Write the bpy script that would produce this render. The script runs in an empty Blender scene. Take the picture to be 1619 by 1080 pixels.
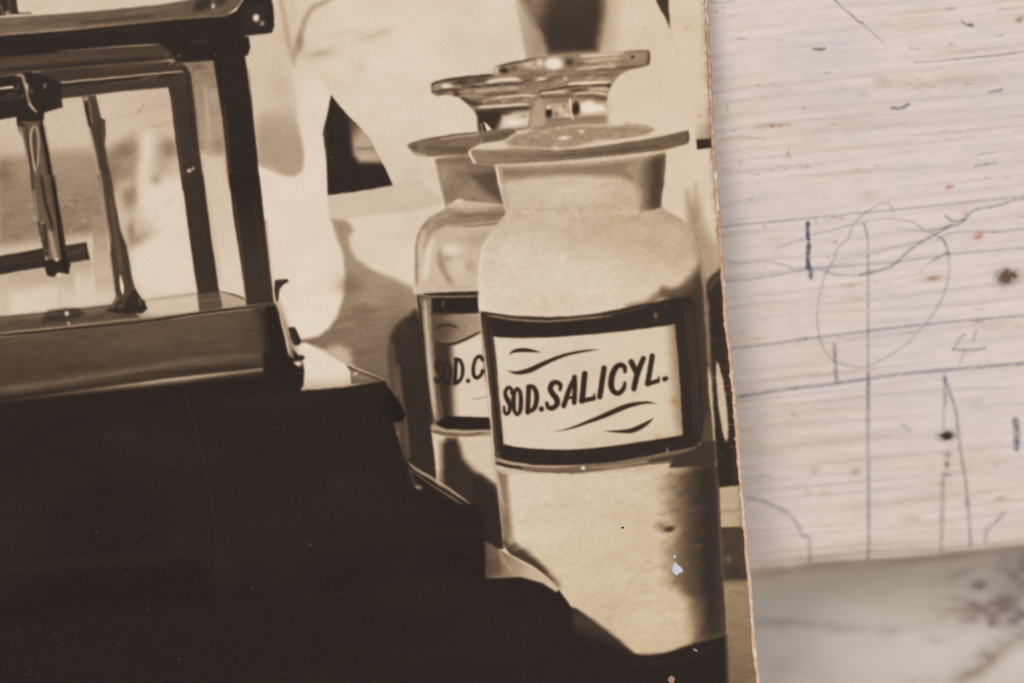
import bpy, bmesh, math, random
import numpy as np
from mathutils import Matrix, Vector

# ================================================================ camera, light, exposure
# Units are metres. The print lies in the plane z = 0 of a "bench" frame; x right, y towards the head of the print.
# One step of the picture lattice is 0.1 mm; S turns it into metres. The board under the print slopes a little.
S = 1e-4
CX, CY = 809.5, 540.0
DIST, FOC = 0.45, 100.0
def P3(x, y, z=0.0): return ((x - CX) * S, (CY - y) * S, z)
BENCH = Matrix.Rotation(math.radians(5.2), 4, 'X')         # the board is level, the print and the lens lean 5 degrees

scene = bpy.context.scene
cam_d = bpy.data.cameras.new("camera"); cam = bpy.data.objects.new("camera", cam_d)
scene.collection.objects.link(cam); scene.camera = cam
cam_d.lens = FOC; cam_d.sensor_width = FOC * 0.1619 / DIST; cam_d.sensor_fit = 'HORIZONTAL'
cam_d.clip_start = 0.02; cam_d.clip_end = 20
cam.matrix_world = BENCH @ Matrix.Translation((0, 0, DIST))
cam_d.dof.use_dof = True; cam_d.dof.focus_distance = DIST - 0.0004; cam_d.dof.aperture_fstop = FOC / 24.0
cam_d.dof.aperture_blades = 9

world = bpy.data.worlds.new("World"); scene.world = world; world.use_nodes = True
bg = world.node_tree.nodes["Background"]; bg.inputs[0].default_value = (0.93, 0.96, 1.0, 1); bg.inputs[1].default_value = 0.25
def area(name, loc, target, size, size_y, power, col):
    d = bpy.data.lights.new(name, 'AREA'); d.shape = 'RECTANGLE'; d.size = size; d.size_y = size_y; d.energy = power; d.color = col
    o = bpy.data.objects.new(name, d); scene.collection.objects.link(o)
    o.matrix_world = BENCH @ (Matrix.Translation(loc) @ (Vector(target) - Vector(loc)).to_track_quat('-Z', 'Y').to_matrix().to_4x4())
    return o
area("window_light", (-0.75, 0.75, 1.25), (0.0, 0, 0), 1.1, 0.8, 14.1, (1.0, 0.985, 0.96))
area("fill_light", (1.0, -0.5, 1.6), (0.02, 0, 0), 1.2, 1.2, 20, (1.0, 0.98, 0.96))  # added fill lamp, lifts the overall brightness from the right
scene.view_settings.view_transform = 'Standard'; scene.view_settings.look = 'None'
scene.view_settings.exposure = 0; scene.view_settings.gamma = 1; scene.view_settings.use_curve_mapping = False

# ---------------------------------------------------------------- paint kit
def _hash(ix, iy, seed):
    n = (ix.astype(np.int64) * 374761393 + iy.astype(np.int64) * 668265263 + seed * 974634777) & 0xffffffff
    n = ((n ^ (n >> 13)) * 1274126177) & 0xffffffff
    n = n ^ (n >> 16)
    return (n & 0xffffff).astype(np.float32) / 0xffffff

def noise(x, y, seed=0):
    x0 = np.floor(x); y0 = np.floor(y)
    fx = x - x0; fy = y - y0
    fx = fx * fx * (3 - 2 * fx); fy = fy * fy * (3 - 2 * fy)
    a = _hash(x0, y0, seed); b = _hash(x0 + 1, y0, seed)
    c = _hash(x0, y0 + 1, seed); d = _hash(x0 + 1, y0 + 1, seed)
    return (a + (b - a) * fx) * (1 - fy) + (c + (d - c) * fx) * fy

def fbm(x, y, seed=0, o=3):
    v = 0; a = 0.5; t = 0
    for k in range(o):
        v = v + a * noise(x * 2 ** k, y * 2 ** k, seed + 17 * k); t += a; a *= 0.5
    return v / t - 0.5

def spline(P, closed=False, n=5):
    P = [np.array(p, float) for p in P]
    if len(P) < 3: return np.array(P)
    out = []
    m = len(P)
    for i in range(m if closed else m - 1):
        if closed: p0, p1, p2, p3 = P[i - 1], P[i], P[(i + 1) % m], P[(i + 2) % m]
        else: p0, p1, p2, p3 = P[max(i - 1, 0)], P[i], P[i + 1], P[min(i + 2, m - 1)]
        for k in range(n):
            t = k / n
            out.append(0.5 * (2 * p1 + (p2 - p0) * t + (2 * p0 - 5 * p1 + 4 * p2 - p3) * t * t + (3 * p1 - p0 - 3 * p2 + p3) * t ** 3))
    if not closed: out.append(P[-1])
    return np.array(out)

class Canvas:
    """tones of a flat picture, kept as values 0-255 on a fine lattice; x right, y down, one step = 0.1 mm"""
    def __init__(s, x0, y0, x1, y1, base):
        s.x0, s.y0 = x0, y0
        s.w, s.h = int(x1 - x0), int(y1 - y0)
        s.X, s.Y = np.meshgrid(np.arange(s.w, dtype=np.float32) + x0, np.arange(s.h, dtype=np.float32) + y0)
        s.V = np.full((s.h, s.w), base, np.float32)
        s.A = None      # optional second layer written instead of V
        s.v0 = (0, 0, 1); s.clipm = None; s.ids = np.zeros((s.h, s.w), np.int8)
    def view(s, x, y, k): s.v0 = (x, y, k)
    def map(s, P):
        x, y, k = s.v0
        return [(x + p[0] / k, y + p[1] / k) + tuple(q / k for q in p[2:]) for p in P]
    def box(s, x0, y0, x1, y1):
        i0 = max(int(y0 - s.y0), 0); i1 = min(int(y1 - s.y0) + 2, s.h)
        j0 = max(int(x0 - s.x0), 0); j1 = min(int(x1 - s.x0) + 2, s.w)
        return (slice(i0, i1), slice(j0, j1)) if i1 > i0 and j1 > j0 else None
    def put(s, sl, al, v):
        if s.clipm is not None: al = al * s.clipm[sl]
        if callable(v): v = v(s.X[sl], s.Y[sl])
        s.V[sl] += (v - s.V[sl]) * al
    def sd_poly(s, P, pad):
        P = np.array(P, np.float32)
        sl = s.box(P[:, 0].min() - pad, P[:, 1].min() - pad, P[:, 0].max() + pad, P[:, 1].max() + pad)
        if sl is None: return None, None
        X, Y = s.X[sl], s.Y[sl]
        d = np.full(X.shape, 1e9, np.float32); ins = np.zeros(X.shape, bool)
        n = len(P)
        for i in range(n):
            ax, ay = P[i]; bx, by = P[(i + 1) % n]
            dx, dy = bx - ax, by - ay; L = dx * dx + dy * dy
            if L < 1e-9: continue
            t = np.clip(((X - ax) * dx + (Y - ay) * dy) / L, 0, 1)
            np.minimum(d, (X - ax - t * dx) ** 2 + (Y - ay - t * dy) ** 2, out=d)
            if dy: ins ^= ((Y < ay) != (Y < by)) & (X < ax + (Y - ay) / dy * dx)
        d = np.sqrt(d)
        return sl, np.where(ins, -d, d)
    def poly(s, P, v, soft=1.0, a=1.0, sm=0, part=None):
        P = s.map(P)
        if sm: P = spline([p[:2] for p in P], True)
        if soft > 2: soft = soft * 1.7
        sl, sd = s.sd_poly([p[:2] for p in P], soft + 1)
        if sl is None: return
        al = np.clip(0.5 - sd / (2 * soft), 0, 1); al = al * al * (3 - 2 * al) * a
        s.put(sl, al, v)
        if part: s.ids[sl][sd < 0] = part
    def region(s, P, part, sm=0):
        P = s.map(P)
        if sm: P = spline(P, True)
        sl, sd = s.sd_poly(P, 2); s.ids[sl][sd < 0] = part
    def mask(s, P, soft=1.0, sm=0):
        P = s.map(P)
        if sm: P = spline(P, True)
        sl, sd = s.sd_poly(P, soft + 1)
        m = np.zeros(s.V.shape, np.float32); m[sl] = np.clip(0.5 - sd / (2 * soft), 0, 1)
        return m
    def line(s, P, w, v, soft=0.9, a=1.0, sm=1, n=5, taper=True):
        if soft > 1.7: soft = soft * 1.5
        P = [tuple(p) + ((w,) if len(p) == 2 else ()) for p in P]
        P = s.map(P)
        P = spline(P, False, n) if sm and len(P) > 2 else np.array(P)
        r = np.maximum(P[:, 2] / 2, 0.15)
        if taper and len(r) > 2:
            u = np.linspace(0, 1, len(r)); r = r * np.clip(.3 + 6 * np.minimum(u, 1 - u), 0, 1)
        pad = soft + r.max() + 1
        sl = s.box(P[:, 0].min() - pad, P[:, 1].min() - pad, P[:, 0].max() + pad, P[:, 1].max() + pad)
        if sl is None: return
        X, Y = s.X[sl], s.Y[sl]; d = np.full(X.shape, 1e9, np.float32)
        for i in range(len(P) - 1):
            ax, ay = P[i, :2]; dx, dy = P[i + 1, :2] - P[i, :2]; L = dx * dx + dy * dy + 1e-9
            t = np.clip(((X - ax) * dx + (Y - ay) * dy) / L, 0, 1)
            np.minimum(d, np.hypot(X - ax - t * dx, Y - ay - t * dy) - (r[i] + (r[i + 1] - r[i]) * t), out=d)
        al = np.clip(0.5 - d / (2 * soft), 0, 1)
        s.put(sl, al * al * (3 - 2 * al) * a, v)
    def blob(s, x, y, rx, ry, v, a=1.0, rot=0, hard=1.0):
        (x, y, rx, ry), = s.map([(x, y, rx, ry)])
        R = max(rx, ry) * 2.2
        sl = s.box(x - R, y - R, x + R, y + R)
        if sl is None: return
        c, q = math.cos(math.radians(rot)), math.sin(math.radians(rot))
        dx, dy = s.X[sl] - x, s.Y[sl] - y
        u = (dx * c + dy * q) / rx; w = (-dx * q + dy * c) / ry
        al = np.exp(-((u * u + w * w) ** hard) * 1.2)
        s.put(sl, al * a, v)

def lin(p0, v0, p1, v1, S=None):
    """tone that runs from v0 at p0 to v1 at p1"""
    dx, dy = p1[0] - p0[0], p1[1] - p0[1]; L = dx * dx + dy * dy
    def f(X, Y):
        t = np.clip(((X - p0[0]) * dx + (Y - p0[1]) * dy) / L, 0, 1); t = t * t * (3 - 2 * t)
        return v0 + (v1 - v0) * t
    return f

def letters(c, items, v, soft=0.9):
    for P, w in items: c.line([p if len(p) == 2 else (p[0], p[1], p[2] * 1.12) for p in P], w * 1.1, v, soft, sm=1, taper=False)

def sample(c, F, x, y):
    x = np.clip(x - c.x0, 0, c.w - 1.001); y = np.clip(y - c.y0, 0, c.h - 1.001)
    j = x.astype(int); i = y.astype(int); fx = x - j; fy = y - i
    if F.ndim == 3: fx = fx[..., None]; fy = fy[..., None]
    return (F[i, j] * (1 - fx) + F[i, j + 1] * fx) * (1 - fy) + (F[i + 1, j] * (1 - fx) + F[i + 1, j + 1] * fx) * fy

# ---------------------------------------------------------------- the old print's picture
CASE, BACK, BACK_STOP, BACK_LAB, FRONT, FRONT_STOP, FRONT_LAB = 1, 2, 3, 4, 5, 6, 7
def paint_print():
    c = Canvas(-6, -6, 1216, 1090, 203)
    rnd = random.Random(4)
    def V(x, y, k): c.view(x, y, k)
    def Q(x, y): # view -> print
        return (c.v0[0] + x / c.v0[2], c.v0[1] + y / c.v0[2])
    # --- coat and light wall
    V(0, 0, 1)
    c.poly([(-10, -10), (480, -10), (470, 100), (480, 200), (500, 560), (-10, 560)], 196, 12)
    c.blob(620, 90, 160, 120, 209, .7); c.blob(760, 230, 120, 90, 206, .8); c.blob(1050, 120, 60, 120, 203, .8)
    V(380, 0, 3.178)
    c.poly([(140, -20), (230, -20), (245, 250), (270, 560), (90, 600), (40, 300)], 194, 8)
    c.poly([(90, 590), (180, 560), (265, 540), (300, 640), (328, 730), (328, 830), (290, 885), (235, 885), (150, 850), (90, 815)],
           lin(Q(200, 540), 182, Q(190, 720), 160), 6, 1, 1)
    c.blob(180, 640, 90, 60, 158, .5); c.blob(200, 400, 60, 200, 184, .6)
    c.line([(195, -20, 20), (215, 60, 20), (238, 180, 26), (255, 260, 24), (275, 340, 12)], 20, 163, 4, .9)
    c.line([(470, -10, 18), (400, 20, 22), (345, 60, 22), (310, 150, 24), (292, 220, 34), (268, 300, 22)], 20, 152, 4, .9)
    c.line([(262, 0), (258, 60), (255, 110)], 34, 190, 4, .8)
    c.blob(300, 215, 22, 50, 128, .6); c.blob(400, 270, 85, 26, 164, .7, -8); c.blob(665, 180, 80, 22, 182, .7, -12); c.blob(720, 155, 30, 14, 170, .5, -12)
    c.blob(610, 340, 40, 40, 188, .6); c.line([(560, 280), (575, 400), (600, 450)], 6, 190, 2, .5)
    c.line([(450, 190), (540, 160), (620, 170)], 14, 190, 4, .5)
    c.line([(870, 940), (930, 900), (975, 850)], 6, 186, 2, .7); c.blob(850, 900, 50, 60, 190, .6)
    # sleeve
    V(0, 0, 1)
    c.poly([(464, 108), (485, 108), (506, 120), (521, 148), (518, 176), (511, 208), (515, 252), (518, 308), (522, 346), (533, 377), (543, 402),
            (546, 434), (543, 466), (534, 497), (520, 518), (503, 532), (475, 538), (440, 520), (415, 480), (400, 300), (408, 262), (440, 277), (465, 281),
            (478, 272), (482, 250), (479, 225), (471, 190), (468, 145)], 213, 2.2)
    V(380, 0, 3.178)
    c.poly([(440, 980), (768, 940), (840, 1000), (1010, 980), (1020, 1080), (440, 1080)], 197, 2)
    V(0, 0, 1); c.blob(490, 112, 34, 14, 205, .7); c.blob(468, 150, 8, 40, 200, .5); V(380, 0, 3.178)
    # --- dark notch of the window behind the arm
    c.poly([(455, 480), (520, 560), (600, 640), (650, 700), (690, 780), (730, 850), (768, 940), (600, 962), (440, 980), (432, 800), (416, 670), (440, 560)], 44, 1.2)
    c.clipm = c.mask([(455, 480), (520, 560), (600, 640), (650, 700), (690, 780), (730, 850), (768, 940), (600, 962), (440, 980), (432, 800), (416, 670), (440, 560)], 1.2)
    c.poly([(530, 560), (620, 620), (700, 705), (780, 818), (600, 818), (570, 780), (555, 700)], lin(Q(530, 650), 80, Q(610, 700), 175), 4, .95)
    c.blob(640, 790, 40, 16, 185, .7); c.line([(590, 748), (670, 745)], 12, 105, 3, .7)
    c.line([(425, 660), (432, 780)], 8, 110, 2, .7)
    c.clipm = None
    # table edge, tiles and grey shadow behind the bottles
    V(380, 300, 2.8425)
    c.poly([(400, 30), (800, -40), (900, 40), (910, 80), (600, 110), (412, 138)], 192, 2)
    c.poly([(440, 140), (760, 97), (930, 60), (900, 460), (785, 455), (500, 330)], 207, 2)
    c.poly([(407, 132), (470, 136), (500, 160), (508, 185), (488, 215), (495, 260), (520, 310), (590, 360), (700, 402), (790, 450), (860, 480), (860, 900), (840, 1090), (660, 1090),
            (640, 860), (500, 790), (380, 720), (270, 685), (260, 676), (350, 662), (400, 622), (440, 562), (465, 470), (472, 380), (460, 280), (435, 220)],
           lin(Q(520, 300), 150, Q(560, 850), 112), 2.5)
    c.line([(640, 378), (700, 402), (790, 448)], 22, 170, 5, .5)
    c.blob(500, 430, 60, 45, 118, .8); c.blob(452, 180, 18, 30, 138, .6); c.blob(640, 470, 110, 25, 146, .6, 8); c.blob(560, 560, 70, 60, 116, .6); c.blob(690, 520, 80, 60, 128, .5); c.blob(350, 680, 60, 16, 120, .6)
    c.blob(580, 500, 60, 12, 156, .5, 4)
    c.line([(505, 150), (510, 185), (490, 218), (496, 262), (520, 312)], 12, 190, 4, .5)
    # dark round jar in the gap
    V(600, 420, 2.4545)
    c.poly([(40, 300), (50, 262), (75, 225), (110, 197), (150, 188), (200, 400), (260, 850), (225, 870), (150, 830), (105, 780), (80, 640), (60, 520), (38, 380)], 50, 3.5, 1, 1)
    c.line([(48, 300), (50, 380), (66, 540), (85, 640), (108, 760)], 24, 92, 4, .9)
    c.line([(72, 380), (85, 520), (100, 600), (112, 740)], 10, 128, 3, .7)
    c.line([(62, 400), (72, 500)], 10, 125, 3, .6)
    c.blob(90, 240, 40, 40, 72, .5)
    # --- plinth top beside the balance
    V(400, 420, 4.154)
    c.poly([(500, 535), (560, 520), (630, 545), (650, 620), (640, 650), (580, 645), (480, 590)], 178, 5)
    c.poly([(272, 545), (310, 515), (350, 508), (420, 550), (500, 590), (600, 645), (632, 690), (648, 770), (560, 797), (300, 822), (335, 790), (330, 700), (310, 620)], 211, 1.2)
    c.poly([(608, 648), (700, 690), (800, 730), (868, 752), (872, 764), (645, 778), (640, 700)], 118, 1.2)
    c.blob(720, 740, 60, 15, 150, .7, 10)
    c.line([(620, 655), (660, 680), (760, 720), (845, 750)], 9, 66, 1.2, .9)
    c.line([(490, 580), (600, 640), (700, 683), (800, 722), (866, 748)], 6, 178, 1.2, .9)
    c.blob(672, 708, 18, 9, 214, 1, -30); c.line([(300, 822), (560, 797), (870, 762)], 6, 200, 1, .8)
    # --- black plinth and foreground
    V(0, 0, 1)
    c.poly([(-20, 640), (240, 618), (474, 588), (476, 618), (540, 613), (608, 602), (614, 613), (634, 640), (641, 656), (636, 666), (622, 668), (628, 690), (640, 728), (655, 772),
            (700, 790), (746, 800), (764, 828), (768, 870), (768, 912), (823, 911), (857, 919), (884, 933), (903, 960), (913, 963), (943, 987), (980, 1013), (1003, 1033),
            (1023, 1036), (1060, 1029), (1100, 1015), (1150, 1000), (1158, 1090), (1160, 1110), (-20, 1110)], 36, 1.6, part=CASE)
    c.poly([(614, 613), (634, 640), (641, 656), (636, 666), (622, 668), (600, 655)], 32, 1.5)
    V(600, 420, 2.4545)
    # --- the balance in its glass case: glass
    V(0, 0, 3.6)
    caseP = [(-40, 100), (60, 85), (700, 45), (1110, 0), (1200, -40), (1545, -40), (1560, 130), (1550, 188), (1420, 205), (1425, 285), (1393, 325), (1440, 660), (1480, 1080), (1560, 1600), (1740, 2080), (1700, 2190), (1700, 2230), (-40, 2320)]
    c.region(caseP, CASE)
    c.poly([(-30, 660), (340, 560), (970, 490), (1010, 800), (1120, 1700), (-30, 1800)], 188, 1)
    c.blob(880, 560, 120, 60, 176, .5)
    V(0, 0, 1)
    gm = c.mask([(-6, 190), (95, 160), (268, 137), (310, 462), (-6, 500)], 1.2); c.clipm = gm
    V(0, 0, 3.6)
    c.poly([(-20, 900), (300, 865), (520, 850), (640, 850), (760, 760), (800, 900), (760, 1000), (640, 1100), (640, 1320), (-20, 1400)], lin((0, 235), 150, (0, 330), 128), 7, .9)
    c.blob(20, 990, 60, 100, 108, .5); c.blob(700, 860, 90, 50, 120, .8, -20); c.blob(640, 980, 50, 90, 120, .7)
    c.blob(960, 850, 60, 60, 122, .9); c.blob(930, 950, 40, 100, 165, .6)
    c.line([(610, 690), (720, 660), (860, 620), (980, 590)], 6, 168, 2, .5); c.line([(820, 590), (790, 640)], 5, 130, 1.5, .5)
    c.line([(860, 720), (920, 710), (1000, 670)], 10, 160, 3, .5)
    c.line([(845, 760), (830, 900), (820, 1100)], 60, 214, 8, .9); c.blob(690, 1060, 50, 40, 190, .5)
    V(0, 280, 2.843)
    c.poly([(560, 40), (720, 0), (870, 0), (890, 520), (660, 545), (600, 480), (580, 300), (700, 250)], 209, 8)
    c.blob(580, 90, 40, 60, 118, .8); c.blob(600, 60, 20, 60, 130, .5); c.blob(620, 280, 60, 30, 140, .7, -30); c.blob(590, 250, 22, 60, 120, .7)
    for k in range(26):
        x = 560 + rnd.random() * 300; y = rnd.random() * 300
        c.line([(x, y), (x + 12 + rnd.random() * 25, y - 12), (x + 40, y - 30 - rnd.random() * 20)], 3 + rnd.random() * 7, 165 + rnd.random() * 48, 2.2, .35)
    c.blob(700, 10, 25, 25, 150, .8)
    c.poly([(-20, 430), (200, 405), (330, 380), (420, 330), (470, 300), (520, 420), (500, 560), (-20, 620)], lin((0, 435), 172, (0, 478), 202), 5, .95)
    c.poly([(410, 170), (470, 170), (500, 450), (430, 460)], lin((0, 350), 148, (0, 440), 180), 3, .9)
    c.poly([(330, 380), (405, 370), (425, 440), (430, 570), (340, 580)], lin((0, 410), 165, (0, 455), 203), 2.5, .8)
    c.line([(405, 250), (415, 400), (425, 570)], 6, 205, 1.5, .6); c.line([(320, 230), (322, 290)], 5, 180, 1.5, .5)
    c.line([(262, 455), (268, 520), (268, 590)], 2, 140, 1, .6); c.line([(350, 430), (352, 580)], 4, 212, 1.5, .6)
    c.poly([(50, 560), (70, 520), (260, 480), (265, 590), (50, 615)], 207, 5, .8)
    c.poly([(-20, 400), (40, 420), (45, 620), (-20, 640)], 186, 3, .7)
    for k in range(70):
        x = 130 + rnd.random() * 370; y = 60 + rnd.random() * 420 + (x < 300) * 60
        c.blob(x, y, 4 + rnd.random() * 8, 3 + rnd.random() * 5, 190, .35)
    c.clipm = None
    # floor plate of the case
    c.poly([(-20, 628), (200, 607), (500, 572), (885, 522), (985, 512), (1040, 525), (1100, 548), (1118, 578), (640, 645), (-20, 718)], 100, 1.2)
    c.poly([(-20, 655), (300, 630), (480, 612), (470, 640), (-20, 700)], 88, 2, .9)
    c.poly([(655, 552), (885, 525), (897, 602), (640, 636), (600, 610), (650, 600)], 190, 1.5)
    c.poly([(985, 514), (1040, 527), (1100, 550), (1112, 574), (1000, 592)], 168, 1.5)
    c.poly([(890, 522), (985, 512), (1000, 592), (897, 602)], 92, 1.5)
    c.line([(985, 512), (1040, 525), (1100, 548)], 8, 85, 1.2, .9)
    c.line([(655, 556), (780, 545), (885, 527)], 5, 165, 1, .7)
    # nut
    c.poly([(205, 615), (240, 598), (330, 590), (372, 604), (368, 622), (300, 640), (215, 650), (190, 660)], 58, 2.5, .95, 1)
    c.blob(300, 613, 11, 12, 224, 1, 0, 2); c.blob(308, 657, 7, 8, 200, 1, 0, 2); c.blob(250, 612, 20, 5, 110, .6); c.blob(260, 640, 60, 14, 62, .6)
    # pale rim and dark line
    c.line([(-20, 702), (200, 683), (450, 655), (640, 634), (900, 606)], 7, 158, 1, .8)
    c.line([(-20, 716), (300, 684), (640, 650), (900, 612), (1235, 572)], 10, 38, 1.3)
    c.line([(640, 640), (900, 604), (1120, 576), (1220, 570)], 4, 150, .9, .6)
    # front of the plinth drawer
    c.poly([(-20, 722), (300, 690), (640, 656), (900, 620), (1236, 580), (1262, 740), (1300, 790), (1240, 850), (800, 900), (-20, 1010)], lin((0, 510), 92, (0, 600), 74), 1.4)
    c.poly([(1150, 590), (1240, 578), (1320, 800), (1200, 830)], 40, 9)
    for k in range(40):
        x = rnd.random() * 1100; y = 740 + rnd.random() * 180 - x * .1
        c.line([(x - 60, y + 8), (x, y), (x + 60, y - 8)], 6, 66 + rnd.random() * 40, 3.5, .3)
    c.blob(700, 730, 260, 60, 100, .5, -6)
    c.line([(-20, 955), (100, 945), (300, 915), (500, 885), (800, 838), (960, 820), (1160, 798)], 26, 116, 5, .85)
    c.line([(-20, 1000), (300, 950), (700, 890), (1240, 845)], 22, 50, 4, .9)
    c.line([(-20, 975, 14), (300, 938, 12), (560, 905, 8), (800, 880, 5)], 10, 92, 2.5, .7)
    c.line([(850, 918, 2), (1050, 892, 5), (1230, 868, 4)], 4, 84, 1.2, .8)
    c.poly([(-20, 1000), (820, 915), (1240, 862), (1240, 900), (-20, 1100)], 38, 5)
    # corner of the case and fittings
    V(400, 420, 4.154)
    c.poly([(80, 268), (150, 258), (185, 330), (215, 480), (250, 600), (330, 640), (338, 700), (330, 790), (300, 822), (60, 860), (70, 640)], 37, 2)
    V(0, 280, 2.843)
    c.poly([(1080, 610), (1176, 600), (1200, 780), (1080, 800)], 78, 8, .6)
    c.line([(820, 838), (960, 820), (1160, 796)], 14, 96, 3, .8)
    V(400, 420, 4.154)
    c.line([(118, 90), (140, 200), (155, 245)], 7, 196, 1, .9)
    c.poly([(142, 97), (190, 92), (228, 88), (236, 104), (205, 120), (178, 150), (170, 190), (168, 232), (152, 236), (140, 160)], 58, 1.2)
    c.line([(152, 250, 12), (170, 290, 16), (195, 370, 22), (222, 470, 24), (245, 590, 24)], 18, 150, 2)
    c.line([(150, 250, 6), (178, 300, 7), (190, 380, 10), (215, 470, 10), (238, 590, 14)], 10, 208, 1.3, .9)
    c.poly([(232, 408), (272, 404), (288, 430), (318, 495), (303, 525), (270, 522), (250, 480)], 46, 1.3)
    c.line([(248, 430), (285, 520)], 4, 80, 1, .6)
    c.poly([(262, 552), (300, 590), (330, 588), (342, 600), (325, 625), (270, 620)], 44, 1.3)
    c.poly([(265, 628), (325, 630), (330, 655), (300, 668), (275, 650)], 120, 2); c.blob(295, 643, 22, 14, 218, 1, 10, 1.5)
    c.blob(305, 705, 28, 8, 70, .8)
    c.line([(-20, 262), (80, 258), (145, 255)], 6, 110, 1, .8)
    # posts
    V(0, 0, 3.6)
    c.poly([(1040, 350), (1218, 343), (1250, 560), (1290, 850), (1312, 1085), (1165, 1085), (1135, 860), (1110, 620)], lin((0, 100), 135, (0, 235), 165), 1.2)
    c.line([(1095, 420), (1120, 640), (1150, 860)], 26, 132, 4, .7); c.line([(1168, 490), (1180, 640), (1192, 800)], 16, 180, 2.5, .8)
    c.blob(1215, 560, 30, 60, 172, .7); c.blob(1245, 830, 40, 60, 132, .7); c.blob(1130, 380, 50, 20, 100, .6)
    c.poly([(1135, 860), (1180, 880), (1280, 890), (1312, 1090), (1165, 1090)], 196, 5)
    V(0, 280, 2.843)
    c.poly([(912, -10), (1030, -10), (1060, 200), (1096, 535), (1040, 522), (985, 512), (950, 280)], lin((0, 280), 195, (0, 460), 205), 1.2)
    c.line([(930, 60), (960, 250), (990, 480)], 14, 178, 4, .6); c.line([(1000, 240), (1000, 300)], 8, 182, 2, .5)
    V(0, 0, 3.6)
    c.poly([(955, 490), (1045, 465), (1040, 360), (1062, 380), (1085, 420), (1110, 620), (1135, 860), (1168, 1085), (1040, 1085), (1000, 800), (972, 560)], 62, 1.3)
    c.line([(1062, 400), (1085, 640), (1105, 860)], 14, 44, 3, .6); c.line([(1050, 410, 4), (1052, 480, 8)], 5, 120, 1.2, .5)
    c.blob(1083, 968, 26, 22, 48, .9); c.blob(1078, 972, 16, 12, 205, 1, -30, 1.6); c.blob(1100, 960, 8, 9, 200, 1, 0, 1.6)
    V(0, 280, 2.843)
    c.poly([(816, -10), (914, -10), (950, 280), (985, 514), (890, 524), (870, 400), (840, 180)], 56, 1.2)
    c.line([(900, 0), (935, 260), (968, 480)], 14, 48, 4, .6)
    V(0, 0, 3.6)
    c.poly([(1200, 310), (1394, 315), (1440, 660), (1482, 1085), (1312, 1085), (1270, 700), (1215, 345)], 42, 1.2)
    c.line([(1270, 590), (1285, 760), (1312, 1085)], 14, 62, 2, .9); c.line([(1280, 595, 3), (1298, 800, 5), (1318, 1085, 3)], 4, 100, 1, .7)
    V(0, 280, 2.843)
    c.poly([(1028, -10), (1165, -10), (1200, 300), (1232, 572), (1110, 578), (1085, 400), (1050, 180)], lin((0, 280), 40, (0, 440), 58), 1.2)
    c.line([(1052, 90), (1085, 330), (1108, 560)], 7, 92, 1.5, .8); c.line([(1190, 200), (1215, 520)], 12, 70, 3, .6)
    c.line([(1110, 578), (1170, 570), (1230, 566)], 4, 150, 1, .6)
    # top of case
    V(0, 0, 3.6)
    c.poly([(-20, 103), (180, 90), (450, 72), (700, 48), (900, 28), (1110, -5), (1390, -10), (1372, 45), (1300, 88), (1000, 112), (700, 140), (300, 175), (-20, 202)], lin((0, 0), 112, (200, 50), 98), 1.4)
    c.line([(-10, 150), (300, 125), (550, 100)], 20, 92, 3, .6); c.line([(450, 128), (560, 122), (700, 105), (880, 88)], 12, 64, 1.8, .7)
    c.line([(700, 80), (880, 55), (1050, 25)], 16, 118, 3, .7)
    c.poly([(1110, 15), (1160, -10), (1200, -10), (1200, 40), (1150, 60), (1100, 60)], 56, 3); c.poly([(1215, -10), (1300, -10), (1290, 30), (1240, 40)], 66, 3)
    c.blob(1213, 36, 12, 16, 205, .9, 0, 1.5); c.line([(1300, 0), (1270, 40), (1220, 70)], 14, 110, 3, .7)
    c.line([(1385, -10, 12), (1370, 30, 18), (1335, 62, 16), (1295, 84, 5)], 14, 208, 1.2)
    c.line([(-20, 196), (300, 168), (700, 134), (1000, 104), (1270, 88)], 7, 128, 1.4, .9)
    c.poly([(-20, 206), (400, 172), (1000, 112), (1285, 92), (1345, 62), (1390, -10), (1545, -10), (1556, 60), (1560, 150), (1548, 186), (1480, 194), (1384, 207), (1416, 214), (1424, 270), (1412, 312), (1392, 324),
            (1210, 345), (1040, 355), (900, 320), (-20, 340)], 40, 1.4)
    c.poly([(1390, 40), (1520, 20), (1530, 160), (1380, 180)], 56, 6, .5)
    c.line([(1384, 209), (1470, 196), (1545, 188)], 5, 100, 1, .6)
    c.blob(1458, 102, 20, 24, 218, 1, 0, 2); c.blob(1490, 132, 12, 17, 190, 1, 40, 2); c.line([(1470, 150), (1500, 118)], 4, 40, 1)
    c.line([(1080, 243, 3), (1170, 232, 6)], 5, 105, 1.2, .6)
    # slats below
    c.poly([(-20, 330), (400, 293), (700, 268), (905, 250), (975, 300), (960, 345), (-20, 420)], 78, 2.2)
    c.line([(-20, 405), (300, 382), (600, 355), (930, 330)], 24, 44, 3.5, .95); c.line([(600, 300), (900, 275)], 30, 62, 6, .6)
    c.line([(330, 293, 3), (500, 280, 6), (700, 264, 9), (900, 252, 10)], 8, 158, 1.2, .9)
    c.poly([(-20, 420), (500, 382), (1040, 345), (1050, 402), (250, 482), (-20, 440)], 66, 2)
    c.line([(560, 395), (780, 375), (900, 352)], 20, 88, 4, .6); c.line([(960, 372, 5), (985, 350, 8), (985, 315, 5)], 8, 150, 1.2, .8); c.blob(1018, 318, 8, 6, 160, .9); c.line([(1000, 370), (1045, 362)], 10, 120, 1.5, .7)
    c.poly([(230, 485), (700, 440), (1045, 410), (1062, 470), (965, 497), (700, 520), (350, 562), (240, 600)], 66, 1.6)
    c.line([(290, 492), (600, 462), (1000, 425)], 16, 40, 2, .9); c.line([(600, 478), (760, 462), (900, 452)], 7, 100, 1.5, .7)
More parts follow.
